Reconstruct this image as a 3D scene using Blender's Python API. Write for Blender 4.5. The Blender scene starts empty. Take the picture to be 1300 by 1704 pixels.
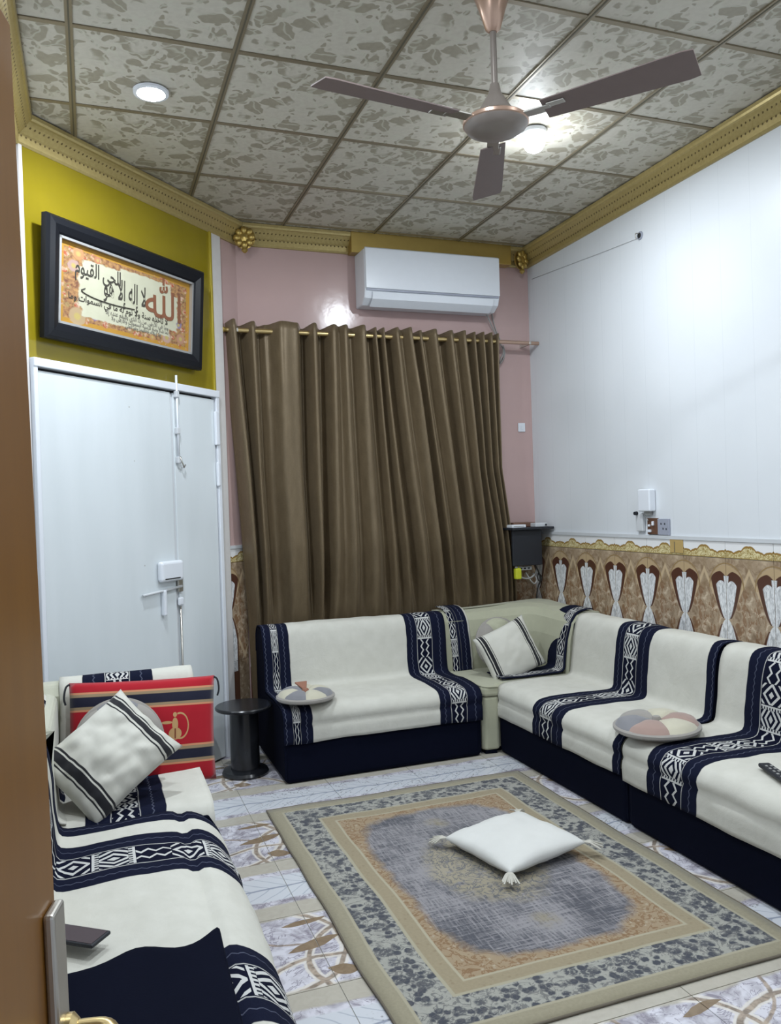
import bpy, bmesh, math, random
from math import sin, cos, pi, radians, sqrt, atan2
from mathutils import Vector, Matrix, noise
random.seed(7)
C = bpy.context.scene.collection
SC = bpy.context.scene

# ------------------------------------------------------------------ camera
F_PX, YAW, PIT, ROL, CAM_H = 1352.3, .3521, -.0071, -.032, 1.45
cam = bpy.data.cameras.new('camera'); camo = bpy.data.objects.new('camera', cam); C.objects.link(camo)
cam.sensor_fit = 'VERTICAL'; cam.sensor_height = 36.0; cam.lens = 36.0*F_PX/1704; cam.clip_start = .05
_f = Vector((sin(YAW)*cos(PIT), cos(YAW)*cos(PIT), sin(PIT))); _r = Vector((cos(YAW), -sin(YAW), 0)); _u = _r.cross(_f)
r_ = _r*cos(ROL)+_u*sin(ROL); u_ = -_r*sin(ROL)+_u*cos(ROL)
M = Matrix((r_, u_, -_f)).transposed().to_4x4(); M.translation = Vector((0, 0, CAM_H))
camo.matrix_world = M; SC.camera = camo

# ------------------------------------------------------------------ world, light, exposure
w = bpy.data.worlds.new('world'); SC.world = w; w.use_nodes = True
w.node_tree.nodes['Background'].inputs[0].default_value = (.80, .87, 1, 1)
w.node_tree.nodes['Background'].inputs[1].default_value = .6
SC.view_settings.view_transform = 'Standard'; SC.view_settings.look = 'None'
SC.view_settings.gamma = 1; SC.view_settings.use_curve_mapping = False
SC.view_settings.exposure = 0.15
def lamp_light(name, loc, power, radius=.05):
    l = bpy.data.lights.new(name, 'POINT'); l.energy = power; l.shadow_soft_size = radius; l.color = (.86, .93, 1)
    o = bpy.data.objects.new(name, l); o.location = loc; C.objects.link(o); return o
def disk_light(name, loc, power, size=.11):
    l = bpy.data.lights.new(name, 'AREA'); l.shape = 'DISK'; l.size = size; l.energy = power; l.color = (.86, .93, 1)
    o = bpy.data.objects.new(name, l); o.location = loc; C.objects.link(o); return o
disk_light('downlight_light', (.29, 3.54, 3.20), 27)
disk_light('bulb_light', (2.04, 3.40, 3.105), 20, .06)
lamp_light('bulb_side_light', (2.04, 3.40, 3.07), 6, .04)
disk_light('added_downlight_fill', (.55, 1.75, 3.20), 22)  # added fill light, unseen, evens out the near part of the room
disk_light('added_bulb_fill', (2.05, 1.25, 3.105), 22, .08)  # second added fill, unseen, brightens the doorway end

# ------------------------------------------------------------------ node expression helper
class X:
    """one float socket; arithmetic makes Math nodes"""
    def __init__(s, nt, v): s.nt, s.v = nt, v
    def op(s, o, a=None, b=None, clamp=False):
        n = s.nt.nodes.new('ShaderNodeMath'); n.operation = o; n.use_clamp = clamp
        for i, q in enumerate((s, a, b)):
            if q is None: continue
            if isinstance(q, X):
                if isinstance(q.v, (int, float)): n.inputs[i].default_value = q.v
                else: s.nt.links.new(q.v, n.inputs[i])
            else: n.inputs[i].default_value = q
        return X(s.nt, n.outputs[0])
    def __add__(s, o): return s.op('ADD', o)
    __radd__ = __add__
    def __sub__(s, o): return s.op('SUBTRACT', o)
    def __rsub__(s, o): return X(s.nt, float(o)).op('SUBTRACT', s)
    def __mul__(s, o): return s.op('MULTIPLY', o)
    __rmul__ = __mul__
    def __truediv__(s, o): return s.op('DIVIDE', o)
    def abs(s): return s.op('ABSOLUTE')
    def fr(s): return s.op('FRACT')
    def fl(s): return s.op('FLOOR')
    def sin(s): return s.op('SINE')
    def sqrt(s): return s.op('MAXIMUM', 0).op('SQRT')
    def max(s, o): return s.op('MAXIMUM', o)
    def min(s, o): return s.op('MINIMUM', o)
    def pp(s, per): return s.op('PINGPONG', per)
    def clamp(s): return s.op('ADD', 0, clamp=True)
    def lt(s, t, soft=None):
        if not soft: return s.op('LESS_THAN', t)
        return ((t - s)/soft + .5).clamp()
    def gt(s, t, soft=None):
        if not soft: return s.op('GREATER_THAN', t)
        return ((s - t)/soft + .5).clamp()
    def band(s, a, b, soft=None): return s.gt(a, soft)*s.lt(b, soft)

class Mat:
    def __init__(s, name, rough=.6, metal=0., spec=.5, sheen=0.):
        s.m = bpy.data.materials.new(name); s.m.use_nodes = True; s.nt = s.m.node_tree
        s.b = s.nt.nodes['Principled BSDF']; s.b.inputs['Roughness'].default_value = rough
        s.b.inputs['Metallic'].default_value = metal; s.b.inputs['Specular IOR Level'].default_value = spec
        if sheen: s.b.inputs['Sheen Weight'].default_value = sheen
    def coord(s, kind='UV'):
        tc = s.nt.nodes.new('ShaderNodeTexCoord'); sp = s.nt.nodes.new('ShaderNodeSeparateXYZ')
        s.nt.links.new(tc.outputs[kind], sp.inputs[0]); s.vec = tc.outputs[kind]
        return [X(s.nt, sp.outputs[i]) for i in range(3)]
    def comb(s, x, y, z=0):
        n = s.nt.nodes.new('ShaderNodeCombineXYZ')
        for i, q in enumerate((x, y, z)):
            if isinstance(q, X): s.nt.links.new(q.v, n.inputs[i])
            else: n.inputs[i].default_value = q
        return n.outputs[0]
    def noise(s, vec, scale, detail=3, rough=.5, dist=0):
        n = s.nt.nodes.new('ShaderNodeTexNoise'); s.nt.links.new(vec, n.inputs['Vector'])
        n.inputs['Scale'].default_value = scale; n.inputs['Detail'].default_value = detail
        n.inputs['Roughness'].default_value = rough; n.inputs['Distortion'].default_value = dist
        return X(s.nt, n.outputs[0])
    def voro(s, vec, scale, feature='F1', rnd=1):
        n = s.nt.nodes.new('ShaderNodeTexVoronoi'); n.feature = feature; s.nt.links.new(vec, n.inputs['Vector'])
        n.inputs['Scale'].default_value = scale; n.inputs['Randomness'].default_value = rnd
        return X(s.nt, n.outputs['Distance'])
    def col(s, c):
        if isinstance(c, tuple):
            n = s.nt.nodes.new('ShaderNodeRGB'); n.outputs[0].default_value = (*c, 1); return n.outputs[0]
        return c
    def mix(s, a, b, f):
        n = s.nt.nodes.new('ShaderNodeMix'); n.data_type = 'RGBA'; n.clamp_factor = True
        if isinstance(f, X): s.nt.links.new(f.v, n.inputs[0])
        else: n.inputs[0].default_value = f
        s.nt.links.new(s.col(a), n.inputs[6]); s.nt.links.new(s.col(b), n.inputs[7]); return n.outputs[2]
    def base(s, c): s.nt.links.new(s.col(c), s.b.inputs['Base Color']); return s
    def rough(s, x): s.nt.links.new(x.v, s.b.inputs['Roughness']); return s
    def bump(s, h, strength=.3, dist=.002):
        n = s.nt.nodes.new('ShaderNodeBump'); n.inputs['Strength'].default_value = strength
        n.inputs['Distance'].default_value = dist; s.nt.links.new(h.v, n.inputs['Height'])
        s.nt.links.new(n.outputs[0], s.b.inputs['Normal']); return s

def plain(name, c, rough=.5, metal=0., spec=.5, var=.06, nscale=30, bump=0., bs=200, sheen=0.):
    a = Mat(name, rough, metal, spec, sheen); a.coord('Object'); n = a.noise(a.vec, nscale, 3)
    a.base(a.mix(tuple(v*(1-var) for v in c), tuple(min(1, v*(1+var)) for v in c), n))
    if bump: a.bump(a.noise(a.vec, bs, 2), bump, .002)
    return a.m

# ------------------------------------------------------------------ materials
def mat_ceiling_tile():
    a = Mat('printed_ceiling_board', .55); x, y, z = a.coord('Object')
    v0 = a.comb(x, y, 0)
    wv = a.noise(v0, 7, 2); wv2 = a.noise(v0, 9.7, 2)
    v = a.comb(x+(wv-.5)*.16, y+(wv2-.5)*.16, 0)
    big = a.voro(v, 10); small = a.voro(v, 24)
    n1 = a.noise(v0, 5, 3)
    blot = (.46-big).gt(0.02, .05)*n1.gt(.44, .06)
    sm = (.36-small).gt(0.02, .06)*n1.gt(.38, .1)
    f = blot.max(sm)
    stem = a.voro(v, 8, 'DISTANCE_TO_EDGE').lt(.035, .03)
    tone = a.noise(v0, 40, 4)
    light = a.mix((.45, .42, .35), (.57, .54, .46), tone)
    dark = a.mix((.20, .175, .12), (.29, .26, .185), tone)
    c = a.mix(light, dark, f*.75); c = a.mix(c, (.52, .51, .42), stem*.6)
    return a.base(c).m
def mat_cornice():
    a = Mat('gold_cornice', .38, .35); u, v, z = a.coord('UV')     # u along in m, v girth
    gu = ((u/.026).fr()-.5).abs()
    d1 = ((gu*.026)*(gu*.026)+(v-.055)*(v-.055)).sqrt().lt(.0052, .002)
    gu2 = ((u/.026+.5).fr()-.5).abs()
    d2 = ((gu2*.026)*(gu2*.026)+(v-.100)*(v-.100)).sqrt().lt(.0048, .002)
    dots = d1.max(d2)
    n = a.noise(a.vec, 60, 3)
    c = a.mix((.36, .275, .10), (.50, .40, .17), n); c = a.mix(c, (.10, .065, .02), dots*.9)
    a.base(c); a.bump(1-dots+(((u+v*.8)/.03).fr()-.5).abs()*v.band(.06, .095)*.8, .6, .004); return a.m
def mat_wall_tile():
    a = Mat('printed_wall_tile', .22); x, z, _ = a.coord('UV')      # metres: x 0..0.304, z measured down from the tile top
    ax = x.min(.304-x)
    n = a.noise(a.comb(x, z, 0), 22, 4, .6, .8); n2 = a.noise(a.comb(x*2, z, 3), 14, 3, .5, 2.)
    base = a.mix((.23, .155, .095), (.50, .39, .27), n.gt(.5, .35))
    cx = (.152-ax).abs()
    stripe = ((ax*90).sin()*.5+.5)*z.lt(.17, .04)*cx.lt(.05, .02)
    base = a.mix(base, (.24, .165, .09), stripe*.6)
    orn = n2.gt(.52, .05)*z.band(.15, .60, .05)*ax.gt(.055+(z-.30).abs()*.05, .01)
    base = a.mix(base, (.22, .11, .05), orn*.7)
    lite = n.gt(.60, .04)*z.gt(.16, .04); base = a.mix(base, (.66, .55, .42), lite*.5)
    # diagonal straps leaving the crossing
    dg = ((z-.30)*.55+.0-ax).abs().lt(.010, .004)*z.gt(.30)
    dg2 = ((.30-z)*.55-ax+.02).abs().lt(.009, .004)*z.lt(.30)
    base = a.mix(base, (.55, .42, .27), dg.max(dg2)*.9)
    # arch over the heart
    arch = (ax*ax/(.115*.115)+(z-.14)*(z-.14)/(.115*.115)).sqrt()
    base = a.mix(base, (.30, .20, .09), (arch-1.0).abs().lt(.03, .02)*z.lt(.15))
    base = a.mix(base, (.47, .345, .20), arch.lt(.93, .03)*z.lt(.15))
    # dark heart
    def lobe(hw, top, bot, cxx, rt):
        cap = (1-((z-(top+rt))/rt).min(0)*((z-(top+rt))/rt).min(0)).sqrt()
        taper = ((bot-z)/(bot-top-rt)).min(1).max(0).sqrt()
        out = ax-(cxx+(hw-cxx)*cap*taper)
        return out
    dk = lobe(.104, .060, .315, .0, .05)
    dq = (ax-.052)/.052; dkm = dk.lt(0, .004)*(z-(dq*dq)*.030).gt(.064, .004)*z.lt(.30)
    base = a.mix(base, (.085, .035, .022), dkm)
    wh = lobe(.069, .095, .312, .0, .04)
    wq = (ax-.036)/.036; whm = wh.lt(0, .004)*(z-(wq*wq)*.026).gt(.112, .004)*z.lt(.302)
    stem = ax.lt(.012+(.13-z).max(0)*.12, .003)*z.band(.088, .16, .004)
    marble = a.mix((.40, .41, .42), (.80, .81, .82), a.noise(a.comb(x*3, z, 0), 26, 4, .6, 1.5).gt(.47, .25))
    low = ax.lt((((z-.30)/.17).max(0).min(1)).sqrt()*.075, .004)*z.band(.30, .66)
    base = a.mix(base, (.11, .05, .03), ax.lt((((z-.30)/.15).max(0).min(1)).sqrt()*.090, .004)*z.gt(.33))
    base = a.mix(base, marble, whm.max(stem).max(low))
    base = a.mix(base, (.30, .22, .13), (x.min(.304-x)).lt(.0012))
    return a.base(base).m
def mat_border_tile():
    a = Mat('gold_border_tile', .2); x, z, _ = a.coord('UV')       # z from bottom up
    ax = (x-.152).abs()
    sc = ((ax/.048).fr()-.5)
    prof = .030+.034*((1-ax/.075).max(0))+.009*(1-(sc*sc)*4)+.012*(1-(.152-ax)/.03).max(0)
    ins = z.lt(prof, .003); inn = z.lt(prof-.010, .003)
    n = a.noise(a.comb(x, z, 0), 70, 3, .6, 2)
    c = a.mix((.80, .80, .80), (.30, .18, .05), ins)
    c = a.mix(c, a.mix((.36, .26, .09), (.70, .62, .36), n.gt(.5, .1)), inn)
    c = a.mix(c, (.28, .19, .06), z.lt(.005)); return a.base(c).m
def mat_floor_tile():
    a = Mat('printed_floor_tile', .18); x, y, z = a.coord('Object')  # world metres (floor tiles share the world origin)
    v0 = a.comb(x, y, 0)
    P = .93; n_w = a.noise(v0, 5, 3); n_w2 = a.noise(v0, 6.3, 3)
    x = x+(n_w-.5)*.05; y = y+(n_w2-.5)*.05
    yy = ((y-3.55)/P+.5).fr()*P-P/2          # -0.465..0.465, 0 = motif centre
    xx = ((x-.60)/P+.5).fr()*P-P/2
    n = a.noise(v0, 9, 4, .6, 1.2); n2 = a.noise(v0, 28, 4, .6, .8)
    marble = a.mix((.29, .27, .31), (.66, .65, .71), n.gt(.46, .24))
    vein = (a.noise(v0, 6, 4, .6, 2.5)-.5).abs().lt(.014, .012); marble = a.mix(marble, (.22, .20, .25), vein*.7)
    beige = a.mix((.40, .37, .31), (.53, .50, .43), n2)
    c = a.mix(marble, beige, ((yy.abs()-.275).abs()).lt(.052, .012))
    # chevron leaves between two beige bands
    ch = (yy.abs()-.465).abs()
    lf = (((x+ch*1.2)/.07).fr()-.5).abs()
    c = a.mix(c, (.60, .62, .66), ch.lt(.10, .01)); c = a.mix(c, (.34, .38, .45), lf.lt(.05, .06)*ch.lt(.095)*.7)
    c = a.mix(c, (.30, .33, .40), ch.lt(.005, .004))
    # overlapping arcs and leaves
    def ring(cx, cy, r, wd):
        return (((xx-cx)*(xx-cx)+(yy-cy)*(yy-cy)).sqrt()-r).abs().lt(wd, .004)
    arcs = ring(-.11, .02, .26, .008).max(ring(.28, -.12, .27, .009)).max(ring(-.42, -.10, .30, .008)).max(ring(.05, .30, .27, .006)).max(ring(.05, -.36, .30, .008))
    inb = yy.abs().lt(.23, .01)
    brown = a.mix((.17, .125, .09), (.42, .33, .25), n2.gt(.5, .2))
    edge = ring(-.11, .02, .26, .020).max(ring(.28, -.12, .27, .018)).max(ring(.05, -.36, .30, .017))
    c = a.mix(c, (.72, .68, .62), edge*inb*.8)
    c = a.mix(c, brown, arcs*inb*.85)
    def leaf(cx, cy, L, Wd, s=1, k=.25):
        px = (xx-cx)+(yy-cy)*k*s; py = (yy-cy)-(xx-cx)*k*s
        return (px*px/(L*L)+py.abs()/Wd).lt(1, .08)
    lv = leaf(.05, .02, .11, .028).max(leaf(.10, -.16, .06, .035, -1, .5)).max(leaf(-.22, .12, .08, .025, -1)).max(leaf(.05, .175, .08, .018, 1, .1))
    c = a.mix(c, a.mix((.16, .11, .07), (.33, .25, .17), n2), lv*inb)
    spk = a.voro(v0, 75).lt(.30, .1)*n.lt(.50, .06)*yy.abs().gt(.33, .05); c = a.mix(c, (.15, .14, .14), spk*.7*x.gt(.72, .06))
    return a.base(c).m

WHITE_CLOTH = ((.52, .51, .45), (.64, .63, .57))
NAVY = (.0045, .006, .018)
def motif(a, t, v, per=.36):
    """woven white on navy motif strip; t 0..1 across, v metres along; returns mask 0..1 of white"""
    s = (v/per).fr()
    tc = (t-.5).abs()
    zz = (s*per/.045).pp(.5)*.30                       # zigzag, 0..0.15
    zig = (tc-.10-zz).abs().lt(.045)
    hexd = tc+((s-.50).abs()*per/.09)*.45             # nested hexagons
    hx = (hexd/.20).fr().lt(.5)*tc.lt(.46)
    bars = (t/.12).fr().lt(.55)
    lines = (s-.325).abs().lt(.012).max((s-.675).abs().lt(.012))
    comb = ((s-.355).abs().lt(.018).max((s-.645).abs().lt(.018)))*bars
    dd = tc+((s-.84).abs()*per/.055)*.42
    dia = (dd-.34).abs().lt(.06).max(dd.lt(.12)).max(dd.gt(.60)*dd.lt(.70))
    mA = s.lt(.31); mB = s.band(.375, .625); mC = s.gt(.70)
    m = (zig*mA).max(hx*mB).max(dia*mC).max(comb).max(lines)
    m = m*t.band(.06, .94)
    rail = t.band(-.02, .03).max(t.band(.97, 1.02))
    return m.max(rail*.8)
def mat_throw(name, bands, axis='u', per=.36):
    """bands: (u0,u1,kind) kind 'n' plain navy with a thin wavy stitch line, 'p' motif strip"""
    a = Mat(name, .95, 0, .1); u, v, _ = a.coord('UV')
    if axis == 'v': u, v = v, u
    n = a.noise(a.comb(u, v, 0), 14, 4, .55); n2 = a.noise(a.comb(u, v, 1), 420, 2)
    uu = u+(a.noise(a.comb(u, v, 2), 9, 2)-.5)*.012
    c = a.mix(WHITE_CLOTH[0], WHITE_CLOTH[1], n)
    for (u0, u1, k) in bands:
        inside = uu.band(u0, u1, .003)
        if k == 'n':
            c = a.mix(c, a.mix(NAVY, (.009, .012, .030), n2), inside)
            mid = (u0+u1)/2; wv = ((v/.03).pp(.5)-.25)*.014
            if u1-u0 > .05: c = a.mix(c, (.10, .11, .16), (uu-mid-wv).abs().lt(.0022, .001)*.7)
        else:
            t = (uu-u0)/(u1-u0)
            c = a.mix(c, NAVY, inside); c = a.mix(c, (.60, .60, .58), motif(a, t, v, per)*inside*.9)
    a.base(c); a.bump(n2*.25+a.noise(a.comb(u, v, 4), 11, 4, .6, .6)*1.6, .35, .006); return a.m
def mat_stripes(name, stripes, axis=0, base=WHITE_CLOTH):
    a = Mat(name, .9, 0, .2, .2); uv = a.coord('UV'); u = uv[axis]
    n = a.noise(a.vec, 3, 3); n2 = a.noise(a.vec, 160, 2)
    c = a.mix(base[0], base[1], n)
    for (u0, u1, col) in stripes: c = a.mix(c, col, u.band(u0, u1, .004))
    a.base(c); a.bump(n2, .2, .001); return a
def mat_rug(Wd, Ln):
    a = Mat('faded_rug', .95, 0, .1, .2); x, y, _ = a.coord('UV')   # metres
    v0 = a.comb(x, y, 0)
    d = (x.min(Wd-x)).min(y.min(Ln-y))
    n = a.noise(v0, 14, 5, .65); nf = a.noise(v0, 90, 3, .6)
    flo = a.voro(a.comb(x+n*.03, y+nf*.02, 0), 34); flo2 = a.voro(a.comb(x+n*.05, y, 5), 15)
    scroll = (a.noise(v0, 17, 3, .6, 1.6)-.5).abs()
    # outer border
    c = a.mix((.24, .215, .15), (.34, .31, .22), nf)
    # dark floral border
    fl = a.mix((.27, .27, .245), (.38, .375, .33), nf)
    fl = a.mix(fl, (.055, .06, .075), (flo.lt(.47, .14)*(n.gt(.43, .08))).max(flo2.lt(.36, .10)*nf.gt(.45, .1)*.9))
    fl = a.mix(fl, (.10, .10, .105), scroll.lt(.03, .02)*.7)
    c = a.mix(c, fl, d.band(.062, .205, .004))
    c = a.mix(c, (.36, .33, .24), d.band(.060, .070, .003).max(d.band(.200, .214, .003)))
    # tan inner border
    tan = a.mix((.25, .21, .135), (.34, .285, .19), nf); tan = a.mix(tan, (.24, .19, .12), flo.lt(.2, .1)*.6)
    c = a.mix(c, tan, d.gt(.212, .003)); c = a.mix(c, (.38, .345, .25), d.band(.262, .272, .003))
    # field with corner spandrels
    hx = Wd/2-.272; hy = Ln/2-.272
    ex = (x-Wd/2).abs()/hx; ey = (y-Ln/2).abs()/hy
    wob = (a.noise(v0, 9, 5, .65)-.5)*.55
    sup = (ex.op('POWER', 3.4)+ey.op('POWER', 5.))+wob
    sp = a.mix((.28, .19, .11), (.35, .285, .19), n); sp = a.mix(sp, (.20, .11, .05), scroll.lt(.035, .03)*.8)
    sp = a.mix(sp, (.45, .41, .32), flo.lt(.18, .1)*.5)
    hs = a.noise(a.comb(x*1.2, y*14, 0), 8, 4, .7); vs = a.noise(a.comb(x*14, y*1.2, 0), 8, 4, .7)
    wl = a.noise(v0, 3.2, 3)
    gr = a.mix((.075, .077, .092), (.27, .26, .272), (hs.max(vs)*.65+(hs+vs)*.18+(wl-.5)*.5).gt(.53, .16))
    fld = a.mix(gr, sp, sup.gt(.72, .22))
    mx = (x-Wd/2)/.22; my = (y-Ln/2)/.30
    med = (mx*mx+my*my).sqrt()+wob
    medc = a.mix((.33, .29, .20), (.12, .12, .12), scroll.lt(.03, .02)); fld = a.mix(fld, medc, med.lt(1, .3)*n.gt(.40, .15)*.8)
    for cy in (-.47, .47):
        px = (x-Wd/2)/.06; py = (y-Ln/2-cy)/.06
        fld = a.mix(fld, (.27, .23, .14), (px*px+py*py).sqrt().lt(.8, .7)*n.gt(.48, .2)*.6)
    c = a.mix(c, fld, d.gt(.272, .004))
    a.base(c); a.bump(nf, .3, .002); return a.m
def mat_curtain():
    a = Mat('bronze_velvet', .42, .3, .35, .15); u, v, _ = a.coord('UV')
    n = a.noise(a.comb(u*6, v*.8, 0), 9, 4, .6); n2 = a.noise(a.comb(u*3, v*1.6, 0), 60, 3)
    a.base(a.mix((.085, .060, .032), (.225, .168, .10), n*.7+n2*.3))
    a.b.inputs['Sheen Tint'].default_value = (.75, .62, .45, 1); a.bump(n2, .25, .002); return a.m
def mat_wood():
    a = Mat('brown_door_paint', .35); x, y, z = a.coord('Object')
    n = a.noise(a.comb(x*8, y*8, z*.6), 4, 4, .6)
    a.base(a.mix((.16, .064, .007), (.235, .10, .012), n)); return a.m
def mat_pink():
    a = Mat('pink_gloss_paint', .16); x, y, z = a.coord('Object'); n = a.noise(a.vec, 3, 3); a.base(a.mix((.46, .325, .31), (.54, .38, .36), n))
    a.bump(a.noise(a.vec, 9, 3), .28, .004); return a.m
def mat_white_wall():
    a = Mat('white_panel_wall', .38); x, y, z = a.coord('Object')
    n = a.noise(a.vec, 2, 3); g = ((y/.2).fr()-.5).abs().gt(.492, .006)
    a.base(a.mix(a.mix((.66, .69, .72), (.74, .765, .79), n), (.60, .63, .66), g*.5)); a.bump(1-g*.3+a.noise(a.vec, 5, 2)*.3, .25, .002); return a.m
def mat_mustard():
    a = Mat('mustard_lacquer', .12); x, y, z = a.coord('Object'); n = a.noise(a.vec, 3, 3, .5, 1)
    seam = (z-2.78).abs().lt(.003, .002)
    a.base(a.mix(a.mix((.20, .155, .008), (.27, .21, .011), n), (.22, .18, .01), seam)); a.bump(a.noise(a.vec, 4, 2), .2, .004); return a.m
def mat_art():
    a = Mat('calligraphy_print', .7, spec=.15); x, y, _ = a.coord('UV')    # 0..1, x right y up
    n = a.noise(a.comb(x*2, y, 0), 7, 4, .6); n2 = a.noise(a.comb(x*2, y, 3), 22, 3); n3 = a.noise(a.comb(x*2, y, 7), 13, 2)
    ochre = a.mix((.36, .18, .025), (.44, .25, .05), n)
    inner = a.mix((.17, .075, .05), (.42, .24, .10), n2.gt(.5, .3))
    d = (x.min(1-x)*2).min(y.min(1-y)*1)
    c = a.mix(ochre, inner, d.gt(.075, .01))
    fl = a.voro(a.comb(x*2, y, 0), 9); col = a.mix((.36, .10, .05), (.50, .36, .26), n2.gt(.5, .15))
    fmask = fl.lt(.38, .1)*(n3.gt(.46, .05))*d.band(.05, .42, .05); c = a.mix(c, col, fmask)
    c = a.mix(c, (.30, .24, .10), fl.band(.40, .47, .03)*d.band(.07, .4, .04)*.7)
    def blob(cx, cy, r, cc, c):
        q = (((x-cx)*2)*((x-cx)*2)+(y-cy)*(y-cy)).sqrt(); pet = r*(.86); c = a.mix(c, tuple(k*.62 for k in cc), (q+(n2-.5)*.05).lt(pet, .015))
        return a.mix(c, (.42, .33, .12), q.lt(r*.35, .02))
    for b in [(.10, .72, .085, (.62, .42, .36)), (.17, .66, .06, (.55, .09, .06)), (.13, .88, .085, (.68, .36, .17)), (.26, .88, .05, (.66, .28, .16)),
              (.13, .12, .125, (.62, .45, .26)), (.80, .14, .085, (.66, .42, .34)), (.92, .17, .08, (.62, .34, .22)), (.68, .10, .05, (.66, .36, .16)), (.25, .17, .06, (.33, .22, .38)), (.90, .36, .06, (.36, .28, .42))]: c = blob(*b, c)
    # cream cartouche
    wob = (n3-.5)*.05
    w1 = ((x-.51).abs()-.375+wob).max((y-.50).abs()-.24+wob)
    w2 = ((x-.62).abs()-.20+wob).max((y-.52).abs()-.36+wob)
    w3 = ((x-.44).abs()-.28+wob).max((y-.49).abs()-.35+wob)
    cr = w1.min(w2).min(w3).lt(0, .012)
    c = a.mix(c, a.mix((.44, .43, .31), (.52, .51, .39), n), cr)
    return a.base(c).m
def mat_red():
    a = Mat('red_woven_cover', .9, 0, .2, .2); u, v, _ = a.coord('UV')     # metres, v up, 0..0.42
    n = a.noise(a.vec, 8, 3); n2 = a.noise(a.vec, 300, 2)
    c = a.mix((.34, .007, .016), (.43, .014, .026), n)
    for lo in (.075, .305):
        c = a.mix(c, (.30, .22, .13), v.band(lo, lo+.075, .002)); c = a.mix(c, (.60, .26, .14), v.band(lo, lo+.007, .002).max(v.band(lo+.068, lo+.075, .002)))
        c = a.mix(c, (.012, .013, .03), v.band(lo+.018, lo+.056, .002))
    # embroidered coffee pot in gold thread
    def el(cx, cy, rx, ry): return (((u-cx)/rx)*((u-cx)/rx)+((v-cy)/ry)*((v-cy)/ry)).sqrt()
    pot = el(.405, .195, .026, .024).lt(1, .05).max(el(.405, .232, .012, .026).lt(1, .05)).max(el(.405, .270, .008, .010).lt(1, .1))
    rim = (el(.425, .225, .034, .050)-1).abs().lt(.07, .03)*u.gt(.415)
    sp = el(.372, .240, .022, .006).lt(1, .1)
    c = a.mix(c, (.52, .36, .16), pot.max(rim).max(sp)*.85); c = a.mix(c, (.20, .06, .03), (u-.405).abs().lt(.003)*v.band(.175, .215))
    a.base(c); a.bump(n2, .25, .001); return a.m

MT = dict(
 tile_c=mat_ceiling_tile(), cornice=mat_cornice(), wtile=mat_wall_tile(), btile=mat_border_tile(), ftile=mat_floor_tile(),
 curtain=mat_curtain(), wood=mat_wood(), pink=mat_pink(), white=mat_white_wall(), mustard=mat_mustard(), art=mat_art(), red=mat_red(),
 gold=plain('polished_gold', (.50, .36, .11), .3, .75), goldtrim=plain('yellow_gold_trim', (.42, .33, .03), .3, .2),
 runner=plain('dull_bronze_runner', (.25, .21, .14), .45, .4), grout=plain('grout', (.42, .40, .37), .8),
 jamb=plain('off_white_jamb', (.62, .60, .58), .4), metal_door=None, dark=plain('dark_gap', (.02, .02, .02), .8),
 navy=plain('navy_upholstery', (.0030, .0042, .012), .85, spec=.06, bump=.2), cream=plain('cream_upholstery', (.50, .50, .40), .85, bump=.25, sheen=.2),
 green=plain('beige_upholstery', (.40, .40, .29), .85, bump=.2, sheen=.2),
 black=plain('black_lacquer', (.012, .013, .016), .22), blacksoft=plain('matt_black', (.012, .014, .02), .6),
 plastic=plain('white_plastic', (.74, .77, .82), .25, var=.02), plastic2=plain('grey_white_plastic', (.58, .60, .62), .4, var=.03),
 steel=plain('brushed_steel', (.50, .48, .44), .3, .9), brass=plain('aged_brass', (.60, .46, .22), .3, .9),
 fan=plain('fan_enamel', (.26, .225, .20), .35, .3), blade=plain('brown_fan_blade', (.16, .12, .11), .5), copper=plain('fan_copper', (.50, .34, .26), .3, .6),
 frame=plain('black_frame', (.006, .007, .010), .35, spec=.22), silver=plain('silver_slip', (.45, .45, .45), .35, .6),
 ink=plain('brown_ink', (.20, .075, .035), .6), ink2=plain('black_ink', (.045, .04, .03), .6), ink3=plain('grey_ink', (.22, .21, .17), .6),
 brownsock=plain('brown_socket', (.13, .065, .04), .4), greysock=plain('grey_socket', (.33, .35, .42), .4), beige=plain('tan_sticker', (.46, .32, .12), .5),
 yellow=plain('lime_yellow_plastic', (.55, .58, .03), .4), cable=plain('grey_cable', (.32, .32, .31), .5), cablek=plain('black_cable', (.015, .015, .015), .5),
 petal1=plain('grey_velour', (.20, .20, .215), .9, sheen=.3), petal2=plain('cream_velour', (.52, .49, .38), .9, sheen=.3), petal3=plain('rose_velour', (.34, .235, .20), .9, sheen=.3),
 petal4=plain('taupe_velour', (.29, .27, .245), .9, sheen=.3), tassel=plain('cream_yarn', (.52, .50, .44), .95), terracotta=plain('terracotta_button', (.30, .14, .09), .8),
 white_fab=plain('white_cotton', (.66, .66, .63), .9, nscale=9, bump=.2, sheen=.2), redgloss=plain('dark_screen', (.035, .010, .014), .08),
 groove=plain('runner_line', (.10, .09, .06), .6),
 hall=plain('hall_paint', (.6, .6, .58), .7), string=plain('faint_string', (.45, .46, .47), .8))
a = Mat('painted_steel_door', .32); x_, y_, z_ = a.coord('Object'); n_ = a.noise(a.comb(x_*3, y_*3, z_*.5), 3, 3)
sp_ = a.voro(a.vec, 7).lt(.03, .02)
a.base(a.mix(a.mix((.62, .67, .69), (.71, .755, .78), n_), (.42, .43, .42), sp_)); MT['metal_door'] = a.m
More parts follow.
